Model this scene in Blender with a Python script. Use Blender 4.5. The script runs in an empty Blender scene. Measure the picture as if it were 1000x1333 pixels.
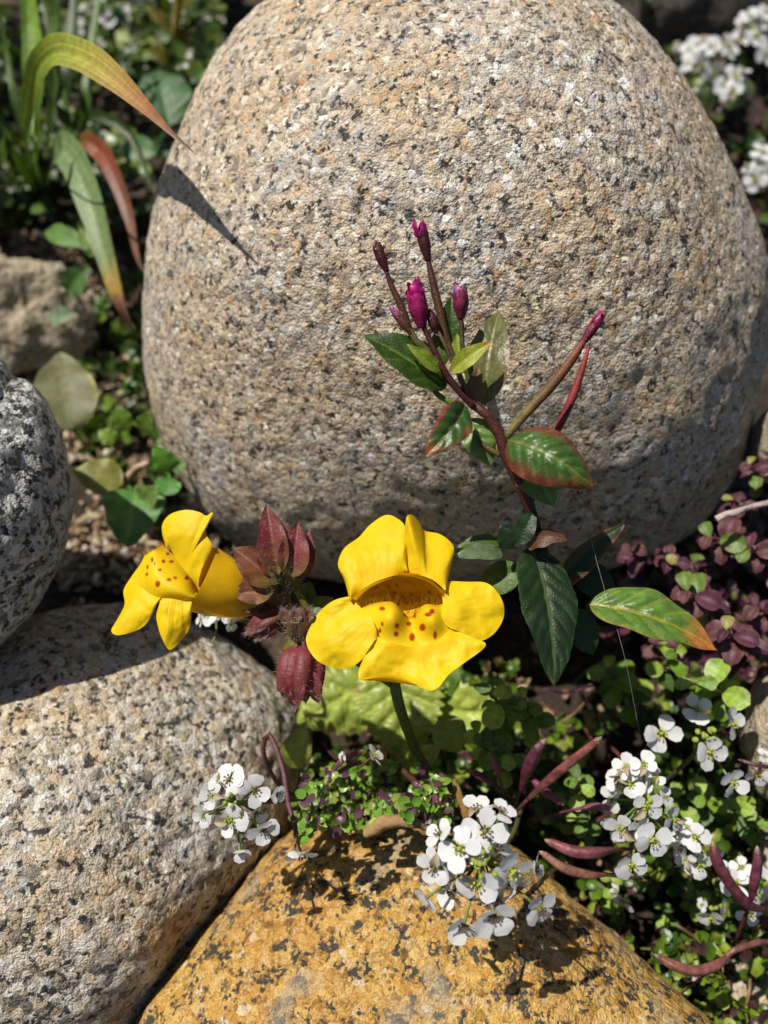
import bpy, math, random
import numpy as np
from mathutils import Vector, Matrix
from mathutils.bvhtree import BVHTree

random.seed(7)
RNG = np.random.default_rng(7)
S = bpy.context.scene
COL = S.collection
S.unit_settings.system = 'METRIC'
S.unit_settings.scale_length = 0.01          # one unit is one centimetre

# ------------------------------------------------------------------ camera, sky, sun
PITCH = math.radians(57)
cam = bpy.data.cameras.new('camera')
co = bpy.data.objects.new('camera', cam)
COL.objects.link(co)
co.location = (0, 0, 20)
co.rotation_euler = (math.pi / 2 - PITCH, 0, 0)
cam.sensor_fit = 'HORIZONTAL'
cam.sensor_width = 36
cam.lens = 37.8
cam.clip_start = 0.5
cam.clip_end = 20000
cam.dof.use_dof = True
cam.dof.focus_distance = 12.7
cam.dof.aperture_fstop = 0.0378 / 0.19
S.camera = co

SUN = Vector((-0.385, 0.20, 0.87)).normalized()
w = bpy.data.worlds.new('World')
S.world = w
w.use_nodes = True
nt = w.node_tree
bg = nt.nodes['Background']
sky = nt.nodes.new('ShaderNodeTexSky')
sky.sky_type = 'NISHITA'
sky.sun_disc = False
sky.sun_elevation = math.asin(SUN.z)
sky.sun_rotation = math.atan2(SUN.x, SUN.y)
nt.links.new(sky.outputs[0], bg.inputs[0])
bg.inputs[1].default_value = 0.05
sl = bpy.data.lights.new('sun', 'SUN')
sl.energy = 5.0
sl.angle = math.radians(0.5)
sl.color = (1.0, 0.945, 0.84)
so = bpy.data.objects.new('sun', sl)
COL.objects.link(so)
so.rotation_euler = SUN.to_track_quat('Z', 'Y').to_euler()
so.location = (-40, 30, 80)
S.view_settings.view_transform = 'Standard'
S.view_settings.look = 'None'
S.view_settings.exposure = 0.17
S.view_settings.gamma = 1
S.view_settings.use_curve_mapping = False
S.render.engine = 'CYCLES'
S.cycles.use_denoising = True
S.cycles.max_bounces = 8
S.cycles.diffuse_bounces = 1
S.cycles.transparent_max_bounces = 8
S.cycles.sample_clamp_indirect = 4

# ------------------------------------------------------------------ measuring helpers
CAM = np.array([0, 0, 20.0])
Fv = np.array([0, math.cos(PITCH), -math.sin(PITCH)])
Rv = np.array([1.0, 0, 0])
Uv = np.array([0, math.sin(PITCH), math.cos(PITCH)])
FPX = 1050.0

def ray(px, py):
    return Fv + (px - 500) / FPX * Rv - (py - 666.5) / FPX * Uv

def P(px, py, d):
    """point seen at photo position (px, py), d centimetres in front of the lens"""
    return CAM + d * ray(px, py)

def AZ(px, py, z):
    r = ray(px, py)
    return CAM + r * ((z - 20.0) / r[2])

def V(a):
    return Vector((float(a[0]), float(a[1]), float(a[2])))

def nrm(a):
    a = np.asarray(a, float)
    return a / max(np.linalg.norm(a), 1e-9)

# vectorised value noise
_perm = np.random.default_rng(3).random((64, 64, 64))
def vnoise(p, scale=1.0, oct=1):
    p = np.asarray(p, float) * scale + 17.3
    out = np.zeros(p.shape[:-1]); amp = 1; tot = 0
    for o in range(oct):
        i = np.floor(p).astype(int); f = p - i; f = f * f * (3 - 2 * f)
        r = 0
        for dx in (0, 1):
            for dy in (0, 1):
                for dz in (0, 1):
                    wgt = (f[..., 0] if dx else 1 - f[..., 0]) * (f[..., 1] if dy else 1 - f[..., 1]) * (f[..., 2] if dz else 1 - f[..., 2])
                    r = r + wgt * _perm[(i[..., 0] + dx) % 64, (i[..., 1] + dy) % 64, (i[..., 2] + dz) % 64]
        out += amp * (r * 2 - 1); tot += amp; amp *= .5; p = p * 2.03 + 5.1
    return out / tot

def cr(pts, n, closed=False):
    """smooth curve through points, resampled by length"""
    p = np.asarray(pts, float)
    if closed:
        ext = np.vstack([p[-1], p, p[0], p[1]])
    else:
        ext = np.vstack([2 * p[0] - p[1], p, 2 * p[-1] - p[-2]])
    out = []
    k = 10
    for i in range(1, len(ext) - 2):
        a, b, c, d = ext[i - 1], ext[i], ext[i + 1], ext[i + 2]
        for t in np.arange(k) / k:
            out.append(.5 * ((2 * b) + (-a + c) * t + (2 * a - 5 * b + 4 * c - d) * t * t + (-a + 3 * b - 3 * c + d) * t ** 3))
    out.append(ext[-2]); out = np.array(out)
    s = np.r_[0, np.cumsum(np.linalg.norm(np.diff(out[:, :min(3, out.shape[1])], axis=0), axis=1))]
    tt = np.linspace(0, s[-1], n)
    return np.stack([np.interp(tt, s, out[:, j]) for j in range(out.shape[1])], 1)

# ------------------------------------------------------------------ object helpers
def root_of(o):
    while o.parent: o = o.parent
    return o

def tag(o, label=None, cat=None, group=None, kind=None):
    if label: o['label'] = label
    if cat: o['category'] = cat
    if group: o['group'] = group
    if kind: o['kind'] = kind
    return o

def thing(name, label, cat, base, group=None):
    o = bpy.data.objects.new(name, None)
    COL.objects.link(o)
    o.location = V(base)
    o.empty_display_size = .3
    return tag(o, label, cat, group)

def mesh_data(name, verts, faces, mat, col=None, smooth=True):
    me = bpy.data.meshes.new(name)
    verts = np.asarray(verts, float)
    me.from_pydata(verts.tolist(), [], faces if isinstance(faces, list) else faces.tolist())
    if col is not None:
        at = me.color_attributes.new('Col', 'FLOAT_COLOR', 'POINT')
        c = np.ones((len(verts), 4)); c[:, :3] = col
        at.data.foreach_set('color', c.ravel())
    if smooth:
        me.polygons.foreach_set('use_smooth', [True] * len(me.polygons))
    if mat: me.materials.append(mat)
    me.update()
    return me

def mk(name, verts, faces, mat, parent=None, col=None, smooth=True, label=None, kind=None):
    """one mesh object; verts in world coordinates"""
    verts = np.asarray(verts, float)
    if parent is not None:
        org = np.array(root_of(parent).location)
    else:
        org = verts.mean(0)
    o = bpy.data.objects.new(name, mesh_data(name, verts - org, faces, mat, col, smooth))
    COL.objects.link(o)
    if parent is not None: o.parent = parent
    else: o.location = V(org)
    return tag(o, label, kind=kind)

def inst(name, me, parent, M, label=None):
    """copy of shared mesh data; M is a 4x4 in the parent's space"""
    o = bpy.data.objects.new(name, me)
    COL.objects.link(o)
    o.parent = parent
    o.matrix_local = M
    return tag(o, label)

def grid_faces(nu, nv, off=0, wrap=False):
    f = []
    for i in range(nu - 1):
        for j in range(nv if wrap else nv - 1):
            a = off + i * nv + j; b = off + i * nv + (j + 1) % nv
            f.append((a, b, b + nv, a + nv))
    return f

def frame_mat(origin, zdir, xdir=None, scale=1.0):
    z = nrm(zdir)
    x = np.array([1.0, 0, 0]) if xdir is None else np.asarray(xdir, float)
    x = x - z * x.dot(z)
    if np.linalg.norm(x) < 1e-4: x = np.array([0, 1.0, 0]) - z * z[1]
    x = nrm(x); y = np.cross(z, x)
    s = scale
    return Matrix(((x[0]*s, y[0]*s, z[0]*s, origin[0]), (x[1]*s, y[1]*s, z[1]*s, origin[1]), (x[2]*s, y[2]*s, z[2]*s, origin[2]), (0, 0, 0, 1)))

# ------------------------------------------------------------------ node helpers
class N:
    def __init__(s, name):
        s.m = bpy.data.materials.new(name); s.m.use_nodes = True
        s.t = s.m.node_tree; s.b = s.t.nodes['Principled BSDF']; s.out = s.t.nodes['Material Output']
    def n(s, typ, **kw):
        nd = s.t.nodes.new('ShaderNode' + typ)
        for k, v in kw.items():
            if k.startswith('i_'): nd.inputs[k[2:].replace('_', ' ')].default_value = v
            else: setattr(nd, k, v)
        return nd
    def l(s, a, b): s.t.links.new(a, b)
    def ramp(s, fac, stops, interp='LINEAR'):
        r = s.n('ValToRGB'); cr_ = r.color_ramp; cr_.interpolation = interp
        while len(cr_.elements) < len(stops): cr_.elements.new(.5)
        for e, (p, c) in zip(cr_.elements, stops):
            e.position = p; e.color = (c, c, c, 1) if not hasattr(c, '__len__') else (*c, 1)
        s.l(fac, r.inputs[0]); return r.outputs[0]
    def mix(s, fac, a, b, mode='MIX'):
        m = s.n('Mix', data_type='RGBA', blend_type=mode)
        for sock, val in ((m.inputs[0], fac), (m.inputs[6], a), (m.inputs[7], b)):
            if isinstance(val, (int, float)): sock.default_value = val
            elif isinstance(val, tuple): sock.default_value = (*val, 1)
            else: s.l(val, sock)
        return m.outputs[2]
    def math(s, op, a, b=None):
        m = s.n('Math', operation=op)
        for i, v in enumerate((a, b)):
            if v is None: continue
            if isinstance(v, (int, float)): m.inputs[i].default_value = v
            else: s.l(v, m.inputs[i])
        return m.outputs[0]

def granite(name, stops, darkcol=(.03, .03, .035), dark=.16, scale=7.5, tint=None, tint_amt=.5, rust=None, bump=.05, big=None, seed=0.0, darkscale=4.0, soft=0):
    """grains as randomly coloured cells, dark mica in loose clusters, sugary relief"""
    g = N(name)
    tc = g.n('TexCoord'); mp = g.n('Mapping'); g.l(tc.outputs['Object'], mp.inputs[0])
    mp.inputs['Location'].default_value = (seed, seed * 1.7, -seed)
    nz = g.n('TexNoise', i_Scale=12.0, i_Detail=2.0); g.l(mp.outputs[0], nz.inputs[0])
    sub = g.n('VectorMath', operation='SUBTRACT'); g.l(nz.outputs['Color'], sub.inputs[0]); sub.inputs[1].default_value = (.5, .5, .5)
    sc = g.n('VectorMath', operation='SCALE'); g.l(sub.outputs[0], sc.inputs[0]); sc.inputs['Scale'].default_value = .06
    ad = g.n('VectorMath', operation='ADD'); g.l(mp.outputs[0], ad.inputs[0]); g.l(sc.outputs[0], ad.inputs[1])
    v1 = g.n('TexVoronoi', i_Scale=scale, i_Randomness=1.0); g.l(ad.outputs[0], v1.inputs['Vector'])
    sep = g.n('SeparateColor'); g.l(v1.outputs['Color'], sep.inputs[0])
    base = g.ramp(sep.outputs[0], stops, 'LINEAR')
    # second finer layer of grains
    v2 = g.n('TexVoronoi', i_Scale=scale * 2.3, i_Randomness=1.0); g.l(ad.outputs[0], v2.inputs['Vector'])
    sep2 = g.n('SeparateColor'); g.l(v2.outputs['Color'], sep2.inputs[0])
    fine = g.ramp(sep2.outputs[1], stops)
    pick = g.ramp(sep.outputs[2], [(0.45, 0.0), (0.6, 1.0)])
    base = g.mix(g.math('MULTIPLY', pick, .8), base, fine)
    # shade variation inside grains
    nf = g.n('TexNoise', i_Scale=28.0, i_Detail=3.0); g.l(mp.outputs[0], nf.inputs[0])
    base = g.mix(1.0, base, g.ramp(nf.outputs[0], [(0.3, .62), (0.7, 1.15)]), 'MULTIPLY')
    # dark mineral clusters
    nd = g.n('TexNoise', i_Scale=darkscale, i_Detail=3.0, i_Roughness=.6); g.l(ad.outputs[0], nd.inputs[0])
    dsel = g.math('ADD', nd.outputs[0], g.math('MULTIPLY', sep2.outputs[2], .22))
    dm = g.ramp(dsel, [(0.86 - dark, 0.0), (0.95 - dark, 1.0)])
    base = g.mix(dm, base, darkcol)
    if tint:
        nt_ = g.n('TexNoise', i_Scale=.45, i_Detail=3.0); g.l(mp.outputs[0], nt_.inputs[0])
        tm = g.ramp(nt_.outputs[0], [(0.4, 0.0), (0.62, tint_amt)])
        base = g.mix(tm, base, g.mix(1.0, base, tint, 'MULTIPLY'))
    if rust:
        nr = g.n('TexNoise', i_Scale=rust[1], i_Detail=5.0); g.l(mp.outputs[0], nr.inputs[0])
        rm = g.ramp(nr.outputs[0], [(rust[2], 0.0), (rust[2] + .1, rust[3])])
        base = g.mix(rm, base, rust[0])
    g.l(base, g.b.inputs['Base Color'])
    ro = g.ramp(sep2.outputs[0], [(0.0, .85), (0.8, .6), (0.93, .22)]); g.l(ro, g.b.inputs['Roughness'])
    g.b.inputs['Specular IOR Level'].default_value = .4
    # relief
    hh = g.math('ADD', g.math('MULTIPLY', v1.outputs['Distance'], -.55), g.math('MULTIPLY', v2.outputs['Distance'], -.25))
    hh = g.math('ADD', hh, g.math('MULTIPLY', nf.outputs[0], .55))
    hh = g.math('ADD', hh, g.math('MULTIPLY', sep.outputs[1], .35))
    hh = g.math('ADD', hh, g.math('MULTIPLY', dm, -.35))
    nb = g.n('TexNoise', i_Scale=2.6, i_Detail=3.0); g.l(mp.outputs[0], nb.inputs[0])
    hh = g.math('ADD', hh, g.math('MULTIPLY', nb.outputs[0], 1.6))
    bp = g.n('Bump', i_Strength=1.0, i_Distance=bump); g.l(hh, bp.inputs['Height']); g.l(bp.outputs[0], g.b.inputs['Normal'])
    return g.m

def leafmat(name, rough=.42, var=(.7, 1.25), trans=.28, bumpd=.012, bscale=30, spec=.5, tcol=(1.15, 1.2, .5), coat=0.0):
    g = N(name)
    a = g.n('Attribute', attribute_name='Col')
    tc = g.n('TexCoord')
    nz = g.n('TexNoise', i_Scale=6.0, i_Detail=4.0); g.l(tc.outputs['Object'], nz.inputs[0])
    c = g.mix(1.0, a.outputs['Color'], g.ramp(nz.outputs[0], [(0.25, var[0]), (0.75, var[1])]), 'MULTIPLY')
    g.l(c, g.b.inputs['Base Color'])
    g.b.inputs['Roughness'].default_value = rough
    g.b.inputs['Specular IOR Level'].default_value = spec
    if coat:
        g.b.inputs['Coat Weight'].default_value = coat; g.b.inputs['Coat Roughness'].default_value = .25
    n2 = g.n('TexNoise', i_Scale=float(bscale), i_Detail=3.0); g.l(tc.outputs['Object'], n2.inputs[0])
    bp = g.n('Bump', i_Strength=1.0, i_Distance=bumpd); g.l(n2.outputs[0], bp.inputs['Height']); g.l(bp.outputs[0], g.b.inputs['Normal'])
    tr = g.n('BsdfTranslucent'); g.l(g.mix(1.0, c, tcol, 'MULTIPLY'), tr.inputs[0])
    mx = g.n('MixShader'); mx.inputs[0].default_value = trans
    g.l(g.b.outputs[0], mx.inputs[1]); g.l(tr.outputs[0], mx.inputs[2]); g.l(mx.outputs[0], g.out.inputs[0])
    return g.m

M_leaf = leafmat('leaf_green')
M_gloss = leafmat('leaf_glossy', rough=.38, trans=.22, spec=.5, bumpd=.014, bscale=14)
M_dull = leafmat('leaf_dull', rough=.5, trans=.15, spec=.4, bumpd=.012, bscale=16)
M_petal = leafmat('petal_yellow', rough=.5, var=(.95, 1.04), trans=.3, bumpd=.004, bscale=18, spec=.25, tcol=(1.1, .95, .3))
M_white = leafmat('petal_white', rough=.5, var=(.93, 1.03), trans=.38, bumpd=.002, spec=.25, tcol=(1, 1, 1))
M_mag = leafmat('petal_magenta', rough=.4, trans=.25, bumpd=.004, tcol=(1.2, .6, 1.1))
M_crink = leafmat('leaf_crinkled', rough=.38, trans=.25, spec=.5)
_t = M_crink.node_tree; _b = _t.nodes['Principled BSDF']
_tc = _t.nodes.new('ShaderNodeTexCoord'); _v = _t.nodes.new('ShaderNodeTexVoronoi'); _v.feature = 'SMOOTH_F1'; _v.inputs['Scale'].default_value = 4.2; _v.inputs['Smoothness'].default_value = .35
_t.links.new(_tc.outputs['Object'], _v.inputs['Vector'])
_bp = _t.nodes.new('ShaderNodeBump'); _bp.invert = True; _bp.inputs['Strength'].default_value = 1.0; _bp.inputs['Distance'].default_value = .05
_t.links.new(_v.outputs['Distance'], _bp.inputs['Height']); _t.links.new(_bp.outputs[0], _b.inputs['Normal'])
M_stem = leafmat('stem_skin', rough=.5, var=(.6, 1.4), trans=.05, bumpd=.014, spec=.4)
M_calyx = leafmat('calyx_skin', rough=.5, trans=.32, bumpd=.012, bscale=22, tcol=(1.3, .7, .5))
M_hair = leafmat('plant_hair', rough=.4, trans=.5, bumpd=.0, tcol=(1, 1, 1))
M_cover = leafmat('small_leaf', rough=.35, trans=.25, bumpd=.004, spec=.5)
M_husk = leafmat('pod_husk', rough=.48, var=(.4, 1.7), trans=0.0, bumpd=.03, bscale=9, spec=.5)
M_dry = leafmat('dry_litter', rough=.8, trans=.05, bumpd=.03, bscale=12, spec=.2, tcol=(1, .9, .7))

gran_pale = granite('granite_pale', [(0, (.20, .18, .165)), (.12, (.44, .37, .30)), (.34, (.66, .54, .40)), (.5, (.48, .47, .46)), (.66, (.76, .68, .56)), (.82, (.56, .38, .22)), (.93, (.86, .84, .80))], darkcol=(.045, .042, .042), dark=.170, scale=7.0, tint=(1.0, .87, .66), tint_amt=.65, bump=.085, seed=3.0, darkscale=4.6)
gran_low = granite('granite_lichen', [(0, (.18, .16, .14)), (.2, (.42, .36, .27)), (.38, (.62, .49, .33)), (.55, (.48, .47, .45)), (.75, (.68, .61, .50)), (.93, (.74, .72, .68))], darkcol=(.04, .04, .04), dark=.185, scale=5.8, tint=(1.0, .84, .62), tint_amt=.6, rust=((.55, .28, .05), .8, .64, .5), bump=.085, seed=9.0, darkscale=4.8)
gran_grey = granite('granite_grey', [(0, (.10, .10, .10)), (.25, (.40, .39, .37)), (.5, (.58, .57, .54)), (.8, (.66, .65, .62)), (1, (.75, .74, .72))], darkcol=(.03, .03, .035), dark=.225, scale=6.0, bump=.07, seed=21.0, darkscale=4.2)
gran_gold = granite('stone_golden', [(0, (.26, .14, .03)), (.2, (.50, .28, .055)), (.45, (.60, .37, .09)), (.7, (.64, .45, .16)), (.9, (.50, .25, .04)), (1, (.68, .56, .36))], darkcol=(.05, .045, .04), dark=.205, scale=7.2, tint=(.75, .60, .50), tint_amt=.5, rust=((.34, .29, .21), .7, .56, .6), bump=.065, seed=33.0, darkscale=3.0)
gran_sand = granite('stone_sandy', [(0, (.34, .26, .17)), (.4, (.50, .41, .28)), (.8, (.58, .49, .36)), (1, (.62, .56, .46))], darkcol=(.08, .06, .04), dark=.1, scale=7, bump=.12, seed=41.0)
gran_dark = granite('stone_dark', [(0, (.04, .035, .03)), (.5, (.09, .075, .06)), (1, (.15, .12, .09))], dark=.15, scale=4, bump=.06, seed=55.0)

# ------------------------------------------------------------------ rocks
def ico(sub):
    import bmesh
    bm = bmesh.new(); bmesh.ops.create_icosphere(bm, subdivisions=sub, radius=1)
    v = np.array([p.co[:] for p in bm.verts]); f = [tuple(q.index for q in fc.verts) for fc in bm.faces]
    bm.free(); return v, f

_icos = {}
ROCKS = []
def rock(name, label, cat, c, outline, depth, tf, tb, sub, mat, lump=.25, lscale=.35, rough=.05, rscale=1.6, seed=0, box=1.0, extra=None, grain=.035):
    if sub not in _icos: _icos[sub] = ico(sub)
    v, f = _icos[sub]
    cen = P(c[0], c[1], depth)
    wv = nrm(cen - CAM); rx = nrm(np.cross(wv, Uv)); uy = np.cross(rx, wv)
    D = np.linalg.norm(cen - CAM)
    th, rr = [], []
    for px, py in outline:
        r = ray(px, py); q = CAM + r * (D / r.dot(wv)) - cen
        th.append(math.atan2(q.dot(uy), q.dot(rx))); rr.append(math.hypot(q.dot(uy), q.dot(rx)) * math.sqrt(max(.1, 1 - (tf / D) ** 2)))
    o = np.argsort(th); th = np.array(th)[o]; rr = np.array(rr)[o]
    tt = np.r_[th - 2 * math.pi, th, th + 2 * math.pi]; r3 = np.r_[rr, rr, rr]
    fine = np.linspace(-math.pi, math.pi, 361); rf = np.interp(fine, tt, r3)
    k = np.array([1, 2, 3, 4, 5, 6, 7, 6, 5, 4, 3, 2, 1.]); k /= k.sum()
    rf = np.convolve(np.r_[rf[-13:-1], rf, rf[1:13]], k, 'same')[12:-12]
    s = np.hypot(v[:, 0], v[:, 1]); ang = np.arctan2(v[:, 1], v[:, 0])
    rho = np.interp(ang, fine, rf); wgt = np.clip(s * 1.35, 0, 1) ** 1.5
    rho = rf.mean() * (1 - wgt) + rho * wgt
    zz = v[:, 2]
    if box != 1.0: # flatter front, tighter shoulder
        zz = np.sign(zz) * np.abs(zz) ** (1 / box)
    pos = cen + np.outer(v[:, 0] * rho, rx) + np.outer(v[:, 1] * rho, uy) + np.outer(zz * np.where(zz > 0, tb, tf), wv)
    nn = pos - cen; nn /= np.linalg.norm(nn, axis=1)[:, None]
    h = lump * vnoise(pos + seed, lscale, 3) + rough * vnoise(pos + seed * 2, rscale, 3)
    if extra is not None: h = h + extra(pos)
    if sub >= 6: h = h + grain * vnoise(pos + seed, 4.6, 1) + grain * .5 * vnoise(pos - seed, 2.1, 1)
    pos = pos + nn * h[:, None]
    f = [q[::-1] for q in f]
    ob = mk(name, pos, f, mat)
    tag(ob, label, cat)
    ROCKS.append(BVHTree.FromPolygons([Vector(p) for p in pos[::1].tolist()], f) if sub <= 6 else BVHTree.FromPolygons([Vector(p) for p in (cen + (pos - cen)).tolist()], f))
    return ob

boulder = rock('boulder', 'big rounded pale speckled granite boulder behind the flowers', 'boulder', (590, 360),
    [(345, 0), (290, 50), (240, 150), (205, 240), (184, 380), (194, 500), (225, 600), (285, 690), (370, 735), (480, 755), (600, 760), (720, 758), (810, 735), (900, 690), (958, 620), (990, 520), (1002, 420), (985, 300), (950, 195), (880, 80), (800, 0), (720, -45), (620, -68), (520, -65), (420, -45)],
    20.5, 7.0, 7.0, 7, gran_pale, lump=.22, lscale=.24, rough=.035, rscale=2.2)
rock('cobble', 'pale granite cobble with a rusty patch lying between the grey stone and the golden rock', 'rock', (90, 1110),
    [(150, 788), (240, 805), (330, 850), (395, 905), (408, 960), (388, 1060), (335, 1150), (255, 1240), (175, 1345), (60, 1450), (-100, 1480), (-250, 1380), (-300, 1150), (-190, 930), (-30, 820), (60, 795)],
    17.2, 4.1, 4.2, 7, gran_low, lump=.22, lscale=.35, rough=.05, rscale=2.0, seed=5)
rock('cobble', 'golden orange rock with black flecks lying under the white flower cluster', 'rock', (560, 1330),
    [(372, 1098), (420, 1072), (500, 1064), (560, 1072), (620, 1092), (700, 1135), (760, 1190), (830, 1255), (900, 1315), (960, 1375), (1000, 1480), (800, 1600), (500, 1650), (200, 1520), (172, 1345), (225, 1275), (290, 1200), (335, 1145)],
    15.35, 2.9, 3.7, 7, gran_gold, lump=.16, lscale=.5, rough=.05, rscale=2.2, seed=11, box=1.5)
def pits(pos):
    h = np.zeros(len(pos))
    for (px, py, rad, dep) in ((8, 500, .3, .28), (2, 545, .32, .3), (30, 600, .22, .14), (12, 640, .25, .12), (-60, 560, .4, .25), (22, 480, .16, .1)):
        rd = nrm(ray(px, py)); rel = pos - CAM
        al = rel @ rd; dist = np.linalg.norm(rel - np.outer(al, rd), axis=1)
        h -= np.where(al < 20.5, dep * np.exp(-(dist / rad) ** 2), 0)
    return h
rock('cobble', 'dark and white speckled grey stone with pits, cut by the left edge', 'rock', (-75, 655),
    [(0, 468), (48, 502), (78, 556), (94, 622), (90, 690), (60, 765), (0, 838), (-100, 880), (-200, 820), (-240, 660), (-190, 510), (-80, 445)],
    15.0, 2.2, 6.2, 6, gran_grey, lump=.1, lscale=.5, rough=.05, rscale=2, seed=17, extra=pits)
rock('stone', 'tan stone beside the white flowers at the right edge', 'rock', (1030, 960),
    [(968, 930), (990, 885), (1040, 870), (1090, 960), (1070, 1050), (1010, 1050), (972, 990)], 16.3, 1.1, 1.3, 5, gran_sand, lump=.2, lscale=1.2, seed=23)
rock('stone', 'pinkish stone at the right edge above the purple creeper', 'rock', (1035, 575),
    [(985, 570), (1005, 530), (1060, 530), (1085, 590), (1050, 625), (1000, 612)], 18.2, 1.0, 1.2, 5, gran_sand, lump=.2, lscale=1.2, seed=27)
rock('stone', 'shaded speckled stone in the lower right corner', 'rock', (1000, 1300),
    [(895, 1300), (950, 1235), (1050, 1205), (1120, 1300), (1060, 1400), (960, 1400)], 17.3, 1.6, 1.8, 5, gran_low, lump=.25, lscale=1.0, seed=29)
rock('stone', 'flat sandy stone beside the grass clump above the grey stone', 'rock', (30, 405),
    [(-80, 345), (30, 340), (95, 365), (125, 410), (95, 470), (20, 480), (-80, 460)], 24.8, .5, 1.2, 6, gran_sand, lump=.5, lscale=.9, rough=.25, rscale=2.4, seed=31)
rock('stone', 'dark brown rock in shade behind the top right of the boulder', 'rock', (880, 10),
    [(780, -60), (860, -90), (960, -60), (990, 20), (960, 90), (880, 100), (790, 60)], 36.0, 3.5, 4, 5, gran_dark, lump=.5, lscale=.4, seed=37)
rock('stone', 'small pale stone under the white flowers near the right edge', 'rock', (1010, 1120),
    [(975, 1110), (990, 1075), (1040, 1070), (1060, 1130), (1020, 1170), (985, 1150)], 17.0, .7, .8, 4, gran_sand, lump=.15, lscale=1.2, seed=39)

def clear_of_rocks(p, margin=.05):
    p = V(p)
    for b in ROCKS:
        loc, n, i, dist = b.find_nearest(p)
        if loc is None: continue
        if (p - loc).dot(n) < margin and dist < 9: return False
    return True

def boulder_hit(px, py):
    d = V(nrm(ray(px, py))); best = None
    for b in ROCKS:
        h = b.ray_cast(V(CAM), d)
        if h[0] is not None and (best is None or h[3] < best[1]): best = (np.array(h[0]), h[3])
    return best

# ------------------------------------------------------------------ ground
gd = N('soil')
tc = gd.n('TexCoord')
n1 = gd.n('TexNoise', i_Scale=.35, i_Detail=6.0, i_Roughness=.65); gd.l(tc.outputs['Object'], n1.inputs[0])
n2 = gd.n('TexNoise', i_Scale=6.0, i_Detail=5.0); gd.l(tc.outputs['Object'], n2.inputs[0])
v3 = gd.n('TexVoronoi', i_Scale=4.0); gd.l(tc.outputs['Object'], v3.inputs['Vector'])
cc = gd.ramp(n1.outputs[0], [(.35, (.02, .013, .008)), (.56, (.045, .03, .018)), (.72, (.22, .16, .10))])
cc = gd.mix(1.0, cc, gd.ramp(n2.outputs[0], [(.3, .5), (.7, 1.4)]), 'MULTIPLY')
gd.l(cc, gd.b.inputs['Base Color']); gd.b.inputs['Roughness'].default_value = .95
hh = gd.math('ADD', gd.math('MULTIPLY', n2.outputs[0], 1.0), gd.math('MULTIPLY', v3.outputs['Distance'], -.6))
bp = gd.n('Bump', i_Strength=1.0, i_Distance=.12); gd.l(hh, bp.inputs['Height']); gd.l(bp.outputs[0], gd.b.inputs['Normal'])
def ground_z(x, y):
    p = np.stack([np.asarray(x, float), np.asarray(y, float), np.zeros_like(np.asarray(x, float))], -1)
    return .45 * vnoise(p, .22, 4) + .2 * vnoise(p, 1.4, 2) + .35
gx = np.r_[-9000, -3000, -1000, -400, -150, -70, np.arange(-40, 40.1, .3), 70, 150, 400, 1000, 3000, 9000]
gy = np.r_[-9000, -3000, -1000, -400, -150, -70, -30, np.arange(-12, 62, .3), 80, 150, 400, 1000, 3000, 9000]
GX, GY = np.meshgrid(gx, gy, indexing='ij')
gv = np.stack([GX.ravel(), GY.ravel(), ground_z(GX.ravel(), GY.ravel())], 1)
g = mk('ground', gv, grid_faces(len(gx), len(gy)), gd.m); tag(g, kind='structure')

# ------------------------------------------------------------------ plant shapes
def C(*a): return np.array(a, float)
G_DEEP = C(.022, .06, .008); G_MID = C(.075, .14, .014); G_BRI = C(.20, .32, .02); G_YEL = C(.42, .42, .035)
RUST = C(.42, .10, .02); WINE = C(.13, .012, .02); BRONZE = C(.14, .07, .03)

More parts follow.
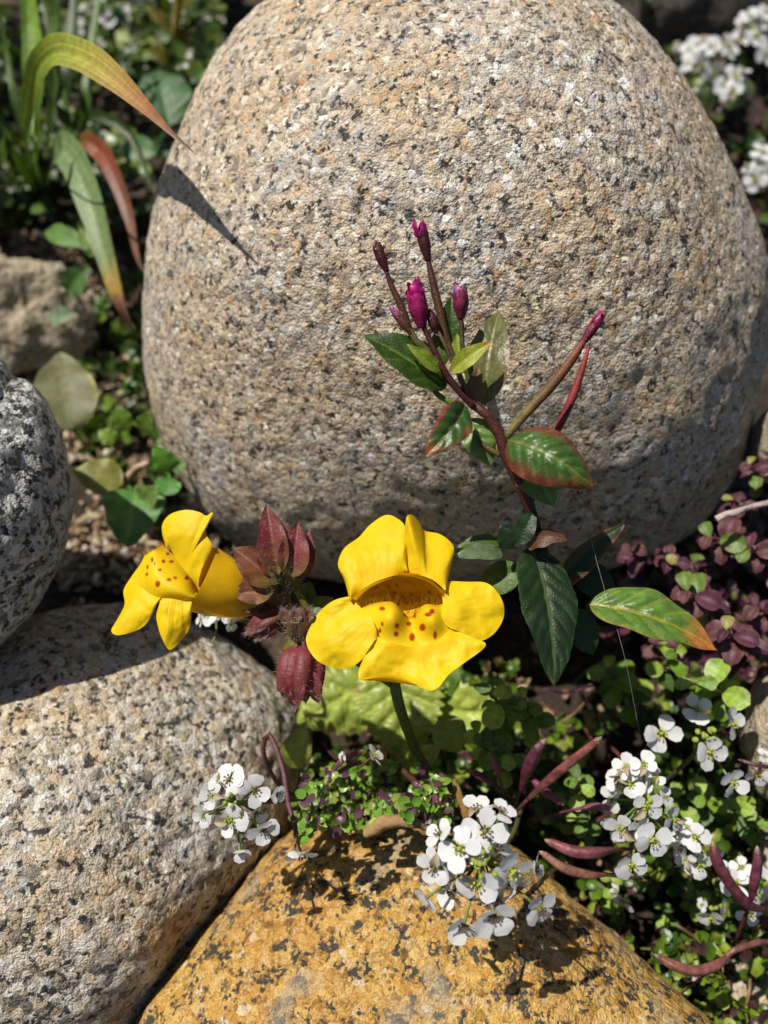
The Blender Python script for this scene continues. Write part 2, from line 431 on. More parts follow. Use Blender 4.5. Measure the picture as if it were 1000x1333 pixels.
SHAPES = {
    'ovate': lambda u: np.sin(np.pi * np.clip(u, 0, 1) ** .72) ** .8,
    'lance': lambda u: np.sin(np.pi * np.clip(u, 0, 1) ** .85) ** .95,
    'round': lambda u: np.sqrt(np.clip(1 - (2 * u - 1) ** 2, 0, 1)),
    'obov': lambda u: np.sqrt(np.clip(1 - (2 * np.clip(u, 0, 1) ** 1.5 - 1) ** 2, 0, 1)),
    'blade': lambda u: np.minimum(1, (1 - u) * 2.2) ** .8 * (.75 + .25 * np.minimum(1, u * 4)),
    'heart': lambda u: np.minimum(1, (u * 5 + .35)) ** .8 * np.clip(1 - u ** 1.6, 0, 1) ** .6,
}
def leaf_geo(A, B, width, n=None, bend=.08, fold=.15, shape='ovate', veins=0, relief=.02, serr=0, nu=22, nv=11, wav=.03, twist=0.0, curl=0.0, seed=0):
    A = np.asarray(A, float); B = np.asarray(B, float)
    L = np.linalg.norm(B - A); x = (B - A) / L
    n = nrm(CAM - (A + B) / 2) * .8 + np.array([0, 0, .4]) if n is None else np.asarray(n, float)
    n = nrm(n - x * n.dot(x)); y = np.cross(n, x)
    u = np.linspace(0, 1, nu)[:, None]; v = np.linspace(-1, 1, nv)[None, :]
    w = width / 2 * SHAPES[shape](u)
    if serr: w = w * (1 + serr * ((u * 13) % 1 - .5)) 
    tw = twist * (u - .1)
    cs, sn = np.cos(tw), np.sin(tw)
    h = fold * np.abs(v) * w * 2 * .5 - curl * (v ** 2) * w
    if veins:
        ph = (u - np.abs(v) * .22) * veins
        h = h + relief * (np.abs(np.sin(np.pi * ph)) ** .6) * (1 - np.abs(v) ** 4) * np.minimum(1, np.abs(v) * 6) * SHAPES[shape](u)
    h = h + wav * width * np.sin(u * 17 + seed + 2 * np.sign(v)) * np.abs(v) ** 2
    yy = w * v
    off_y = yy * cs - h * sn; off_n = yy * sn + h * cs
    arc = bend * L * 4 * u * (1 - u)
    pos = A + (u * L)[..., None] * x + off_y[..., None] * y + (off_n + arc)[..., None] * n
    return pos.reshape(-1, 3), grid_faces(nu, nv), np.broadcast_to(u, (nu, nv)).ravel(), np.broadcast_to(v, (nu, nv)).ravel()

def leaf_col(u, v, base, edge=None, tip=None, vein=None, veins=0, edge_w=.8, tip_w=.75, blotch=0, seed=0):
    c = np.tile(base, (len(u), 1)).astype(float)
    def mixin(m, col):
        nonlocal c
        c = c * (1 - m[:, None]) + col * m[:, None]
    nz = vnoise(np.stack([u * 5 + seed, v * 2.5, u * 0], 1), 1.0, 3)
    if edge is not None: mixin(np.clip((np.abs(v) + nz * .35 - edge_w) / .25, 0, 1), edge)
    if tip is not None: mixin(np.clip((u + nz * .2 - tip_w) / .2, 0, 1), tip)
    if vein is not None:
        m = np.clip(1 - np.abs(v) / .09, 0, 1)
        if veins: m = np.maximum(m, .55 * np.clip(1 - np.abs(np.sin(np.pi * (u - np.abs(v) * .22) * veins)) / .25, 0, 1))
        mixin(m * .7, vein)
    n3 = vnoise(np.stack([u * 22 + seed, v * 11, u * 0 + 4], 1), 1.0, 2)
    return np.clip(c * (1 + .3 * nz[:, None] + .22 * n3[:, None]), .002, 1)

def leaf(parent, A, B, width, base, name='leaf', mat=None, label=None, n=None, edge=None, tip=None, vein=None, veins=0, edge_w=.8, tip_w=.75, **k):
    sd = random.random() * 20
    p, f, u, v = leaf_geo(A, B, width, n=n, veins=veins, seed=sd, **k)
    return mk(name, p, f, mat or M_leaf, parent, leaf_col(u, v, base, edge, tip, vein, veins, edge_w, tip_w, seed=sd), label=label)

def tube_geo(pts, radii, seg=8, ridge=0, nr=5, n=None, cap=True, ph=0.0):
    m = n or max(6, len(pts) * 4)
    q = cr(np.c_[np.asarray(pts, float), np.asarray(radii, float)], m)
    c, r = q[:, :3], np.maximum(q[:, 3], .002)
    t = np.gradient(c, axis=0); t /= np.linalg.norm(t, axis=1)[:, None]
    a = np.array([1.0, .2, .1]); a = nrm(a - t[0] * a.dot(t[0]))
    vs = []
    an = np.linspace(0, 2 * np.pi, seg, endpoint=False)
    for i in range(m):
        a = nrm(a - t[i] * a.dot(t[i])); b = np.cross(t[i], a)
        rr = r[i] * (1 + ridge * (np.abs(np.cos(nr * an / 2 + ph)) ** .8 * 2 - 1))
        vs.append(c[i] + np.outer(np.cos(an) * rr, a) + np.outer(np.sin(an) * rr, b))
    vs = np.concatenate(vs); f = grid_faces(m, seg, wrap=True)
    if cap:
        f.append(tuple(range(seg))[::-1]); f.append(tuple(range((m - 1) * seg, m * seg)))
    u = np.repeat(np.linspace(0, 1, m), seg)
    ang = np.tile(an, m)
    return vs, f, u, ang

def tube(parent, pts, radii, col0, col1=None, name='stem', mat=None, label=None, **k):
    vs, f, u, a = tube_geo(pts, radii, **k)
    col1 = col0 if col1 is None else col1
    c = np.outer(1 - u, col0) + np.outer(u, col1)
    c *= (1 + .25 * vnoise(vs, 5, 2))[:, None]
    return mk(name, vs, f, mat or M_stem, parent, c, label=label)

def join(parts):
    vs, fs, cs, off = [], [], [], 0
    for v_, f_, c_ in parts:
        vs.append(v_); cs.append(np.broadcast_to(c_, (len(v_), 3))); fs += [tuple(i + off for i in q) for q in f_]; off += len(v_)
    return np.concatenate(vs), fs, np.concatenate(cs)

def hairs(parent, obj_verts, faces, n, length, col=(.6, .5, .45), name='hair', seed=1, tipdir=None):
    rg = np.random.default_rng(seed)
    vs = np.asarray(obj_verts); out, fs = [], []
    fl = [q for q in faces if len(q) == 4]
    for k in range(n):
        q = fl[rg.integers(len(fl))]; a, b, c, d = (vs[i] for i in q[:4])
        s, t = rg.random(2); p = (a * (1 - s) + b * s) * (1 - t) + (d * (1 - s) + c * s) * t
        nn = nrm(np.cross(b - a, d - a)); cen = vs.mean(0)
        if nn.dot(p - cen) < 0: nn = -nn
        L = length * (.5 + rg.random() * .8); dr = nrm(nn + rg.normal(0, .25, 3)); sd = nrm(np.cross(dr, rg.normal(0, 1, 3))) * .0024
        i = len(out); tip = p + dr * L
        out += [p - sd, p + sd, tip + sd * .3, tip - sd * .3]; fs.append((i, i + 1, i + 2, i + 3))
    return mk(name, np.array(out), fs, M_hair, parent, C(*col), smooth=False, kind='stuff')


def patch_geo(inner, outer, nu=30, nv=14, bulge=0.0, ruf=.0, prof=1.0, seed=0, ridge=None):
    I = cr(inner, nu); O = cr(outer, nu)
    v = np.linspace(0, 1, nv)[None, :, None]
    vv = v ** prof
    q = I[:, None, :] * (1 - vv) + O[:, None, :] * vv
    uu = np.linspace(0, 1, nu)[:, None]
    d = q[..., 2] + bulge * np.sin(np.pi * v[..., 0])
    d = d + ruf * np.sin(uu * 14 + seed) * v[..., 0] ** 2 + ruf * 1.2 * vnoise(np.stack([q[..., 0] * .02 + seed, q[..., 1] * .02, q[..., 0] * 0], -1), 1.5, 2)
    cr_ = vnoise(np.stack([q[..., 0] * .055 + seed, q[..., 1] * .055, q[..., 0] * 0], -1), 1.0, 3)
    d = d + ruf * 1.1 * cr_ * np.clip(v[..., 0] * 2, 0, 1) + ruf * .035 * np.sin(uu * 80 + 5 * cr_) * np.sin(np.pi * v[..., 0] ** .7)
    if ridge is not None: d = d + ridge(q[..., 0], q[..., 1])
    pos = CAM + d[..., None] * (Fv + ((q[..., 0] - 500) / FPX)[..., None] * Rv - ((q[..., 1] - 666.5) / FPX)[..., None] * Uv)
    return pos.reshape(-1, 3), grid_faces(nu, nv), q.reshape(-1, 3), np.broadcast_to(v[..., 0], (nu, nv)).ravel()

# ------------------------------------------------------------------ yellow monkeyflower
YEL = C(.87, .60, .008); YEL2 = C(.86, .52, .008); ORG = C(.62, .26, .01); SPOT = C(.42, .045, .004)
mf = thing('monkeyflower', 'yellow monkeyflower plant with two red-spotted blooms and maroon hairy buds', 'flowering plant', AZ(640, 1045, .6))
def c2(x, y, d): return (380 + .3 * x, 650 + .3 * y, d)
def c1(x, y, d): return (120 + .34 * x, 630 + .34 * y, d)
def pcol(q, v, base=YEL, inner=None, spots=(), iw=.25):
    c = np.tile(base, (len(q), 1))
    nz = vnoise(np.stack([q[:, 0] * .03, q[:, 1] * .03, q[:, 0] * 0], 1), 1, 3)
    if inner is not None:
        m = np.clip(1 - v / iw, 0, 1) * (.8 + .4 * nz); m = np.clip(m, 0, 1)[:, None]; c = c * (1 - m) + inner * m
    for (sx, sy, rx, ry) in spots:
        m = np.clip(1.35 - np.hypot((q[:, 0] - sx) / rx, (q[:, 1] - sy) / ry) - nz * .2, 0, .5)[:, None] * 2
        c = c * (1 - m) + SPOT * m
    return c * (1 + .06 * nz[:, None])
fl = tube(mf, [P(540, 772, 13.25), P(538, 776, 13.8), P(530, 800, 14.3)], [.42, .28, .2], ORG, G_MID, name='flower', mat=M_petal, seg=20, ridge=.05, cap=False, label='large open yellow bloom facing the camera')
def petal(parent, inner, outer, name='petal', colk={}, **k):
    p, f, q, v = patch_geo(inner, outer, **k)
    return mk(name, p, f, M_petal, parent, pcol(q, v, **colk)), p, f
# upper left lobe
petal(fl, [c2(258, 440, 12.75), c2(330, 375, 12.7), c2(420, 338, 12.75), c2(503, 318, 12.85)],
      [c2(250, 436, 12.75), c2(228, 350, 12.8), c2(200, 283, 12.95), c2(228, 212, 13.1), c2(290, 165, 13.2), c2(340, 110, 13.3), c2(408, 68, 13.35), c2(462, 86, 13.3), c2(494, 125, 13.15), c2(499, 200, 13.0), c2(500, 290, 12.9)],
      nu=80, nv=26, bulge=-.10, ruf=.035, colk=dict(inner=YEL2, iw=.25))
def ridge_ur(x, y):
    t = (y - 672) / (745 - 672); xc = 530 + t * 24
    return -.11 * np.exp(-((x - xc) / 9) ** 2) * np.clip(1.2 - t, 0, 1)
petal(fl, [c2(498, 322, 12.9), c2(560, 330, 12.8), c2(615, 352, 12.7), c2(668, 398, 12.65)],
      [c2(500, 280, 13.0), c2(490, 180, 13.0), c2(494, 95, 12.95), c2(505, 68, 12.95), c2(530, 72, 13.05), c2(560, 112, 13.15), c2(578, 137, 13.3), c2(640, 150, 13.35), c2(690, 186, 13.25), c2(704, 225, 13.15), c2(690, 290, 13.0), c2(676, 350, 12.85), c2(668, 392, 12.7)],
      nu=80, nv=26, bulge=-.04, ruf=.035, seed=2, ridge=ridge_ur, colk=dict(inner=YEL2, iw=.2))
# rolled lip under the upper lobes
petal(fl, [c2(290, 452, 13.0), c2(350, 392, 13.05), c2(440, 342, 13.1), c2(520, 336, 13.1), c2(600, 366, 13.0), c2(655, 430, 12.9)],
      [c2(262, 428, 12.6), c2(330, 375, 12.56), c2(420, 345, 12.56), c2(510, 332, 12.6), c2(590, 352, 12.56), c2(668, 400, 12.53)], nu=36, nv=8, bulge=-.05, colk=dict(base=YEL, inner=YEL2, iw=.5))
# throat
tp, tf_, tq, tv = patch_geo([c2(262, 440, 12.75), c2(340, 368, 12.75), c2(430, 330, 12.8), c2(520, 320, 12.8), c2(600, 345, 12.75), c2(672, 420, 12.7)],
      [c2(320, 490, 12.95), c2(380, 470, 13.0), c2(450, 480, 13.0), c2(510, 520, 12.9), c2(570, 480, 13.0), c2(660, 480, 12.9)], nu=36, nv=16, bulge=.38)
thr_spots = [(380 + .3 * x, 650 + .3 * y, 1.6, 1.6) for x, y in ((368, 378), (325, 398), (486, 364), (509, 362), (535, 368), (560, 374), (590, 430), (625, 440), (318, 412), (460, 440), (500, 455), (430, 425), (545, 465), (350, 415), (385, 405), (405, 440), (445, 405), (575, 420), (600, 405), (560, 445), (480, 425), (515, 410), (640, 420), (420, 380), (455, 372), (350, 445))]
tcol = pcol(tq, tv, base=C(.84, .46, .012), spots=thr_spots)
mk('throat', tp, tf_, M_petal, fl, tcol)
hv = []
# palate with two swollen humps
def hump(x, y):
    X = (x - 380) / .3; Y = (y - 650) / .3
    return -.34 * np.exp(-((X - 425) / 78) ** 2 - ((Y - 505) / 75) ** 2) - .34 * np.exp(-((X - 603) / 70) ** 2 - ((Y - 515) / 75) ** 2) + .14 * np.exp(-((X - 512) / 28) ** 2 - ((Y - 500) / 60) ** 2)
PSP = [(380 + .3 * x, 650 + .3 * y, .25 * a, .25 * b) for x, y, a, b in ((392, 474, 14, 10), (392, 541, 7, 10), (382, 570, 8, 12), (456, 549, 11, 14), (453, 585, 12, 13), (507, 540, 14, 10), (522, 598, 13, 19), (567, 556, 14, 17), (592, 500, 16, 10), (608, 486, 12, 12), (622, 590, 9, 19), (667, 525, 8, 14), (630, 440, 14, 6), (490, 505, 7, 5), (533, 508, 6, 8), (545, 470, 6, 6))]
_, pv, pf = petal(fl, [c2(285, 478, 12.8), c2(330, 458, 12.85), c2(380, 446, 12.9), c2(440, 448, 12.85), c2(485, 490, 12.9), c2(512, 512, 12.95), c2(545, 482, 12.9), c2(580, 456, 12.85), c2(640, 458, 12.9), c2(680, 440, 12.75)],
      [c2(300, 560, 12.55), c2(340, 600, 12.5), c2(370, 640, 12.45), c2(420, 665, 12.4), c2(480, 675, 12.38), c2(540, 675, 12.38), c2(600, 665, 12.4), c2(660, 630, 12.45), c2(705, 580, 12.5), c2(720, 520, 12.55)],
      name='palate', nu=96, nv=60, prof=.8, ridge=hump, colk=dict(spots=PSP, inner=ORG, iw=.06))
# left lobe
petal(fl, [c2(262, 432, 12.75), c2(300, 470, 12.68), c2(340, 510, 12.5), c2(365, 560, 12.46), c2(372, 610, 12.46)],
      [c2(250, 420, 12.8), c2(180, 440, 12.85), c2(120, 488, 12.85), c2(76, 560, 12.8), c2(62, 622, 12.75), c2(98, 688, 12.65), c2(150, 722, 12.6), c2(220, 735, 12.5), c2(280, 716, 12.42), c2(328, 662, 12.42), c2(358, 602, 12.5)],
      nu=80, nv=26, bulge=-.05, ruf=.05, seed=4)
# right lobe
petal(fl, [c2(650, 400, 12.75), c2(655, 450, 12.68), c2(650, 500, 12.5), c2(665, 540, 12.48), c2(685, 560, 12.48)],
      [c2(662, 372, 12.85), c2(690, 356, 12.95), c2(760, 358, 12.95), c2(842, 362, 12.9), c2(892, 402, 12.85), c2(920, 462, 12.75), c2(916, 522, 12.7), c2(878, 582, 12.6), c2(820, 614, 12.55), c2(765, 592, 12.5), c2(712, 566, 12.52)],
      nu=80, nv=26, bulge=-.03, ruf=.05, seed=6)
# bottom lobe
petal(fl, [c2(352, 585, 12.5), c2(420, 620, 12.36), c2(520, 640, 12.36), c2(620, 620, 12.36), c2(695, 555, 12.5)],
      [c2(350, 615, 12.5), c2(322, 668, 12.4), c2(292, 736, 12.3), c2(294, 782, 12.2), c2(345, 790, 12.25), c2(400, 788, 12.3), c2(470, 795, 12.3), c2(530, 806, 12.25), c2(600, 830, 12.1), c2(640, 812, 12.1), c2(680, 762, 12.15), c2(740, 716, 12.2), c2(842, 634, 12.25), c2(780, 598, 12.4), c2(715, 562, 12.5)],
      nu=90, nv=26, bulge=.02, ruf=.045, seed=9)
petal(fl, [c2(294, 782, 12.2), c2(350, 770, 12.22), c2(420, 762, 12.25), c2(480, 772, 12.22), c2(540, 800, 12.15)],
      [c2(296, 784, 12.21), c2(350, 789, 12.3), c2(420, 792, 12.36), c2(480, 800, 12.34), c2(542, 808, 12.2)], name='petal_fold', nu=24, nv=5, bulge=-.03)
# fine hairs in the throat
rg = np.random.default_rng(4); hv, hf = [], []
for k in range(280):
    x = rg.uniform(300, 650); y = 452 + rg.normal(0, 12) + (30 if 470 < x < 560 else 0); b = P(*c2(x, y, 12.8)); t = P(*c2(x + rg.normal(0, 10), y - rg.uniform(14, 40), 12.7))
    s = Rv * .0055; i = len(hv); hv += [b - s, b + s, t]; hf.append((i, i + 1, i + 2))
mk('hair', np.array(hv), hf, M_hair, fl, C(.8, .5, .03), kind='stuff')

# left bloom, seen from its side
fl2 = tube(mf, [P(262, 752, 13.1), P(290, 765, 13.2), P(315, 776, 13.3), P(345, 780, 13.35)], [.55, .48, .36, .2], YEL2, YEL2, name='flower', mat=M_petal, seg=22, ridge=.05, cap=False, label='yellow bloom turned left with a notched lower lip')
petal(fl2, [c1(295, 245, 13.0), c1(330, 300, 12.9), c1(370, 350, 12.85), c1(400, 392, 12.9)],
      [c1(282, 240, 13.0), c1(268, 192, 13.0), c1(270, 150, 13.0), c1(302, 114, 12.95), c1(360, 99, 12.9), c1(412, 108, 12.85), c1(436, 122, 12.85), c1(459, 108, 12.8), c1(462, 124, 12.8), c1(434, 150, 12.85), c1(438, 195, 12.8), c1(459, 240, 12.8), c1(440, 310, 12.8), c1(412, 385, 12.88)],
      nu=70, nv=24, bulge=-.13, ruf=.03)
petal(fl2, [c1(380, 330, 13.1), c1(385, 390, 13.05), c1(388, 440, 13.05), c1(388, 478, 13.1)],
      [c1(440, 240, 13.15), c1(480, 248, 13.15), c1(520, 272, 13.2), c1(548, 318, 13.25), c1(556, 400, 13.3), c1(540, 456, 13.3), c1(480, 474, 13.25), c1(392, 480, 13.2)],
      nu=60, nv=20, bulge=-.10, ruf=.03, colk=dict(base=C(.78, .40, .006)))
S2 = [(120 + .34 * x, 630 + .34 * y, .29 * a, .29 * b) for x, y, a, b in ((290, 268, 9, 6), (273, 296, 8, 8), (303, 297, 11, 6), (230, 290, 6, 11), (259, 329, 9, 6), (209, 346, 6, 8), (294, 366, 10, 7), (318, 359, 8, 6), (362, 360, 8, 9), (251, 383, 10, 13), (212, 318, 5, 9), (240, 305, 4, 6))]
_, pv2, pf2 = petal(fl2, [c1(268, 236, 13.25), c1(300, 262, 13.1), c1(340, 310, 13.0), c1(380, 370, 12.95), c1(405, 425, 13.0)],
      [c1(200, 275, 13.1), c1(178, 330, 13.0), c1(180, 390, 12.85), c1(230, 440, 12.75), c1(300, 450, 12.75), c1(370, 460, 12.85), c1(398, 440, 12.95)],
      name='palate', nu=60, nv=50, bulge=-.28, colk=dict(spots=S2, inner=YEL2, iw=.2))
petal(fl2, [c1(205, 290, 13.05), c1(215, 350, 12.85), c1(235, 400, 12.75), c1(262, 432, 12.74)],
      [c1(190, 300, 13.1), c1(150, 355, 13.1), c1(120, 408, 13.05), c1(124, 462, 12.95), c1(95, 520, 12.85), c1(73, 562, 12.75), c1(102, 579, 12.7), c1(180, 556, 12.65), c1(218, 520, 12.62), c1(242, 470, 12.66), c1(262, 438, 12.72)],
      nu=70, nv=22, bulge=-.06, ruf=.045, seed=3)
petal(fl2, [c1(258, 430, 12.76), c1(300, 430, 12.7), c1(350, 430, 12.72), c1(396, 415, 12.85)],
      [c1(262, 446, 12.74), c1(246, 500, 12.66), c1(252, 545, 12.6), c1(268, 592, 12.6), c1(296, 636, 12.62), c1(335, 606, 12.62), c1(358, 578, 12.66), c1(376, 540, 12.68), c1(382, 480, 12.75), c1(404, 430, 12.85)],
      nu=70, nv=22, bulge=-.07, ruf=.045, seed=5)
hv, hf = [], []
for k in range(110):
    t = rg.random(); b = np.array(c1(205 + 80 * t, 285 - 45 * t, 13.1)); b[2] += rg.uniform(-.15, .1); a0 = P(*b); e = P(b[0] - 6 + rg.normal(0, 2), b[1] - rg.uniform(4, 11), b[2])
    s = Rv * .004; i = len(hv); hv += [a0 - s, a0 + s, e]; hf.append((i, i + 1, i + 2))
mk('hair', np.array(hv), hf, M_hair, fl2, C(.75, .42, .02), kind='stuff')

# calyces: ridged inflated sacs with pointed teeth and glandular hair
CW = C(.21, .035, .045); CG = C(.19, .19, .03)
def calyx(pts, radii, teeth, col0=CG, col1=CW, label=None, ridge=.2, ph=0.0, nh=520, name='bud', seed=1, tooth_w=.22):
    vs, f, u, a = tube_geo(pts, radii, seg=30, ridge=ridge, nr=5, n=26, ph=ph, cap=False)
    m = np.clip((u - .05) / .5, 0, 1)[:, None] * np.clip(.85 + .5 * vnoise(vs, 4, 3), 0, 1)[:, None]
    c = col0 * (1 - m) + col1 * m
    rg_ = (np.abs(np.cos(5 * a / 2 + ph)) ** 6)[:, None] * .35
    c = c * (1 - rg_) + C(.22, .08, .06) * rg_
    o = mk(name, vs, f, M_calyx, mf, c, label=label)
    for (A, B, wd) in teeth:
        p_, f_, u_, v_ = leaf_geo(A, B, wd, fold=.55, bend=.10, shape='ovate', nu=22, nv=13, veins=4, relief=.012, seed=seed, wav=.05)
        mt = np.clip(1 - u_ * 2.2 + .5 * vnoise(p_, 6, 2), 0, 1)[:, None] * .7
        c_ = leaf_col(u_, v_, col1, edge=col1 * .5, edge_w=.8, vein=C(.26, .09, .06), veins=4, seed=seed)
        mk('tooth', p_, f_, M_calyx, o, (c_ * (1 - mt) + col0 * 1.1 * mt) * (1 + .35 * vnoise(p_, 9, 2))[:, None])
        hairs(o, p_, f_, 110, .08, seed=seed + 9); hairs(o, p_[::-1], [tuple(len(p_) - 1 - i for i in q) for q in f_], 60, .08, seed=seed + 5)
    hairs(o, vs, f, nh, .095, seed=seed)
    return o
calyx([P(384, 766, 13.25), P(376, 745, 13.2), P(368, 715, 13.15), P(358, 690, 13.2), P(350, 668, 13.25), P(347, 657, 13.3)], [.07, .26, .28, .17, .05, .012],
      [(P(380, 752, 12.9), P(388, 680, 12.95), .5), (P(362, 748, 12.85), P(347, 657, 13.0), .48), (P(388, 755, 13.05), P(402, 690, 13.2), .42), (P(362, 750, 13.0), P(336, 706, 13.05), .38)], label='pointed maroon bud standing upright', ph=.4, seed=2)
calyx([P(380, 776, 13.4), P(360, 776, 13.4), P(335, 768, 13.35), P(312, 762, 13.3)], [.12, .26, .36, .38],
      [(P(362, 760, 13.0), P(303, 713, 13.0), .6), (P(355, 772, 12.92), P(302, 772, 12.95), .42), (P(338, 790, 13.15), P(305, 786, 13.2), .26), (P(350, 748, 13.3), P(315, 722, 13.5), .3)],
      col0=C(.2, .2, .03), col1=C(.19, .07, .03), label='brown and green calyx holding the left bloom', ph=1.2, seed=3)
calyx([P(396, 838, 13.3), P(394, 855, 13.2), P(391, 878, 13.1), P(388, 900, 13.1)], [.1, .3, .34, .3],
      [(P(374, 872, 12.95), P(370, 912, 13.0), .2), (P(386, 874, 12.8), P(384, 924, 12.85), .3), (P(403, 872, 12.9), P(415, 916, 13.0), .26), (P(395, 880, 13.3), P(398, 915, 13.3), .26)], label='maroon bud hanging straight down', ph=.0, seed=4, col0=CW * 1.2)
calyx([P(374, 802, 13.2), P(358, 806, 13.15), P(342, 814, 13.15), P(325, 822, 13.2), P(319, 824, 13.2)], [.07, .17, .19, .08, .015],
      [(P(350, 822, 13.05), P(333, 835, 13.05), .14), (P(350, 812, 12.97), P(320, 826, 13.05), .14)], col0=C(.16, .1, .04), label='small brown bud pointing left', nh=200, seed=5)
calyx([P(392, 835, 13.2), P(391, 818, 13.05), P(389, 800, 12.95), P(387, 792, 12.95)], [.08, .2, .2, .14],
      [(P(374, 812, 12.85), P(366, 790, 12.9), .18), (P(386, 812, 12.75), P(384, 790, 12.8), .2), (P(400, 810, 12.85), P(404, 790, 12.9), .18)], col0=CG, col1=C(.14, .06, .04), label='young budding tip at the centre of the whorl', nh=260, seed=6)
leaf(mf, P(392, 796, 13.5), P(404, 756, 13.6), .42, G_MID * .8, name='bract', edge=WINE, veins=3, relief=.01, fold=.2)
leaf(mf, P(395, 800, 13.4), P(434, 778, 13.5), .34, G_MID * .8, name='bract', edge=WINE, veins=3, relief=.01, fold=.2)
leaf(mf, P(372, 822, 13.2), P(360, 800, 13.1), .22, CG, name='bract', edge=WINE)
leaf(mf, P(380, 830, 13.1), P(374, 862, 13.2), .24, CG * 1.2, name='bract', edge=WINE)
tube(mf, [P(382, 758, 13.25), P(388, 772, 13.3), P(400, 792, 13.4), P(404, 815, 13.5), P(396, 845, 13.4)], [.045, .05, .07, .06, .04], CG, CG, name='pedicel')
tube(mf, [P(401, 805, 13.45), P(430, 835, 13.7), P(475, 868, 13.8), P(510, 890, 13.8)], [.07, .07, .075, .08], G_MID, G_MID, name='stem')
tube(mf, [P(535, 800, 14.2), P(515, 850, 13.9), P(514, 890, 13.8), P(525, 935, 14.2), P(546, 985, 14.9), P(575, 1022, 15.6), P(620, 1045, 16.6), AZ(640, 1045, .5)], [.1, .1, .1, .1, .09, .09, .09, .09], G_MID * 1.1, WINE * .7, name='stem')
# crinkled basal leaves
LG = C(.33, .40, .07)
leaf(mf, P(520, 862, 18.2), P(386, 942, 17.6), 2.05, LG, mat=M_crink, n=Fv * -1 + Rv * -.1, shape='ovate', veins=6, relief=.11, bend=.1, fold=-.16, vein=LG * 1.8, nu=66, nv=33, serr=.2, edge=BRONZE, edge_w=1.0)
leaf(mf, P(512, 855, 18.0), P(530, 996, 17.3), 1.95, LG * .9, mat=M_crink, shape='ovate', n=-Fv + Uv * .2, veins=6, relief=.11, bend=.1, fold=.22, vein=LG * 1.8, nu=66, nv=33, serr=.2, edge=C(.2, .08, .03), edge_w=.98)
leaf(mf, P(556, 922, 18.0), P(664, 928, 17.4), 1.3, LG * 1.15, mat=M_crink, shape='ovate', n=-Fv, veins=5, relief=.07, bend=.06, fold=.12, vein=LG * 1.7, nu=48, nv=23, serr=.16, edge=C(.3, .15, .05), edge_w=1.0)
leaf(mf, P(556, 908, 18.0), P(602, 860, 17.6), .75, G_MID * 1.3, veins=4, relief=.03)
leaf(mf, P(572, 935, 15.2), P(600, 978, 15.3), .7, LG * .7, veins=3, relief=.04)
leaf(mf, P(525, 1005, 15.6), P(575, 970, 15.4), .55, LG * .8, veins=4, relief=.03)
leaf(mf, P(380, 1000, 15.6), P(398, 940, 15.3), .62, LG * .7, edge=BRONZE, edge_w=.75, veins=3, relief=.02)
leaf(mf, P(470, 1010, 15.9), P(505, 975, 15.6), .5, C(.35, .16, .03))

# ------------------------------------------------------------------ magenta willowherb
wh = thing('willowherb', 'reddish stemmed willowherb with magenta buds and pods in front of the boulder', 'flowering plant', AZ(735, 800, .6))
def c3(x, y, d): return P(450 + .37 * x, 260 + .37 * y, d - .8)
def c4(x, y, d): return P(560 + .38 * x, 640 + .38 * y, d - .5)
DR = C(.062, .014, .013); OL = C(.09, .065, .016)
def wd_(px): return px * 13.4 / FPX
D0 = 13.6
tube(wh, [AZ(735, 800, .4), P(722, 760, 14.2), P(703, 705, 13.6), c3(640, 1060, 14.0), c3(600, 970, 13.85), c3(560, 895, 13.75), c3(545, 830, 13.7), c3(500, 760, 13.65), c3(440, 712, D0)], [0.096, 0.096, 0.096, 0.096, 0.096, 0.088, 0.088, 0.080, 0.072], DR, DR * 1.2)
tube(wh, [c3(455, 730, D0), c3(380, 650, 13.5), c3(330, 570, 13.4), c3(295, 490, 13.35), c3(266, 430, 13.3)], [0.064, 0.056, 0.052, 0.044, 0.040], DR * .8, DR)
tube(wh, [c3(430, 705, D0), c3(395, 600, 13.55), c3(352, 480, 13.5), c3(330, 385, 13.45), c3(305, 280, 13.4), c3(288, 198, 13.35)], [0.048, 0.048, 0.064, 0.068, 0.056, 0.032], OL, DR)
tube(wh, [c3(420, 700, D0), c3(340, 610, 13.6), c3(270, 520, 13.55), c3(230, 468, 13.5), c3(200, 385, 13.45), c3(165, 310, 13.4), c3(138, 238, 13.35)], [0.040, 0.048, 0.048, 0.056, 0.060, 0.048, 0.028], OL, DR)
tube(wh, [c3(345, 610, 13.6), c3(295, 540, 13.5), c3(250, 500, 13.45), c3(222, 455, 13.4)], [0.040, 0.048, 0.052, 0.040], G_MID, C(.15, .12, .05))
tube(wh, [c3(440, 660, D0), c3(420, 580, 13.5), c3(410, 500, 13.45), c3(406, 405, 13.4)], [0.036, 0.040, 0.040, 0.032], G_MID, DR)
tube(wh, [c3(430, 670, 13.5), c3(378, 575, 13.4), c3(345, 500, 13.35), c3(320, 458, 13.35)], [0.032, 0.032, 0.032, 0.032], OL, OL)
tube(wh, [c3(565, 835, 13.7), c3(640, 745, 13.6), c3(720, 660, 13.5), c3(790, 570, 13.4), c3(842, 492, 13.35)], [0.060, 0.080, 0.084, 0.080, 0.048], C(.14, .13, .03), C(.16, .03, .02), name='pod')
tube(wh, [c3(655, 1060, 14.3), c3(680, 960, 14.3), c3(720, 860, 14.2), c3(755, 790, 14.1), c3(800, 690, 14.0), c3(835, 590, 13.95), c3(856, 515, 13.9)], [0.048, 0.048, 0.048, 0.068, 0.072, 0.048, 0.024], DR * .7, C(.30, .03, .03), name='pod', label='bright red slender pod')
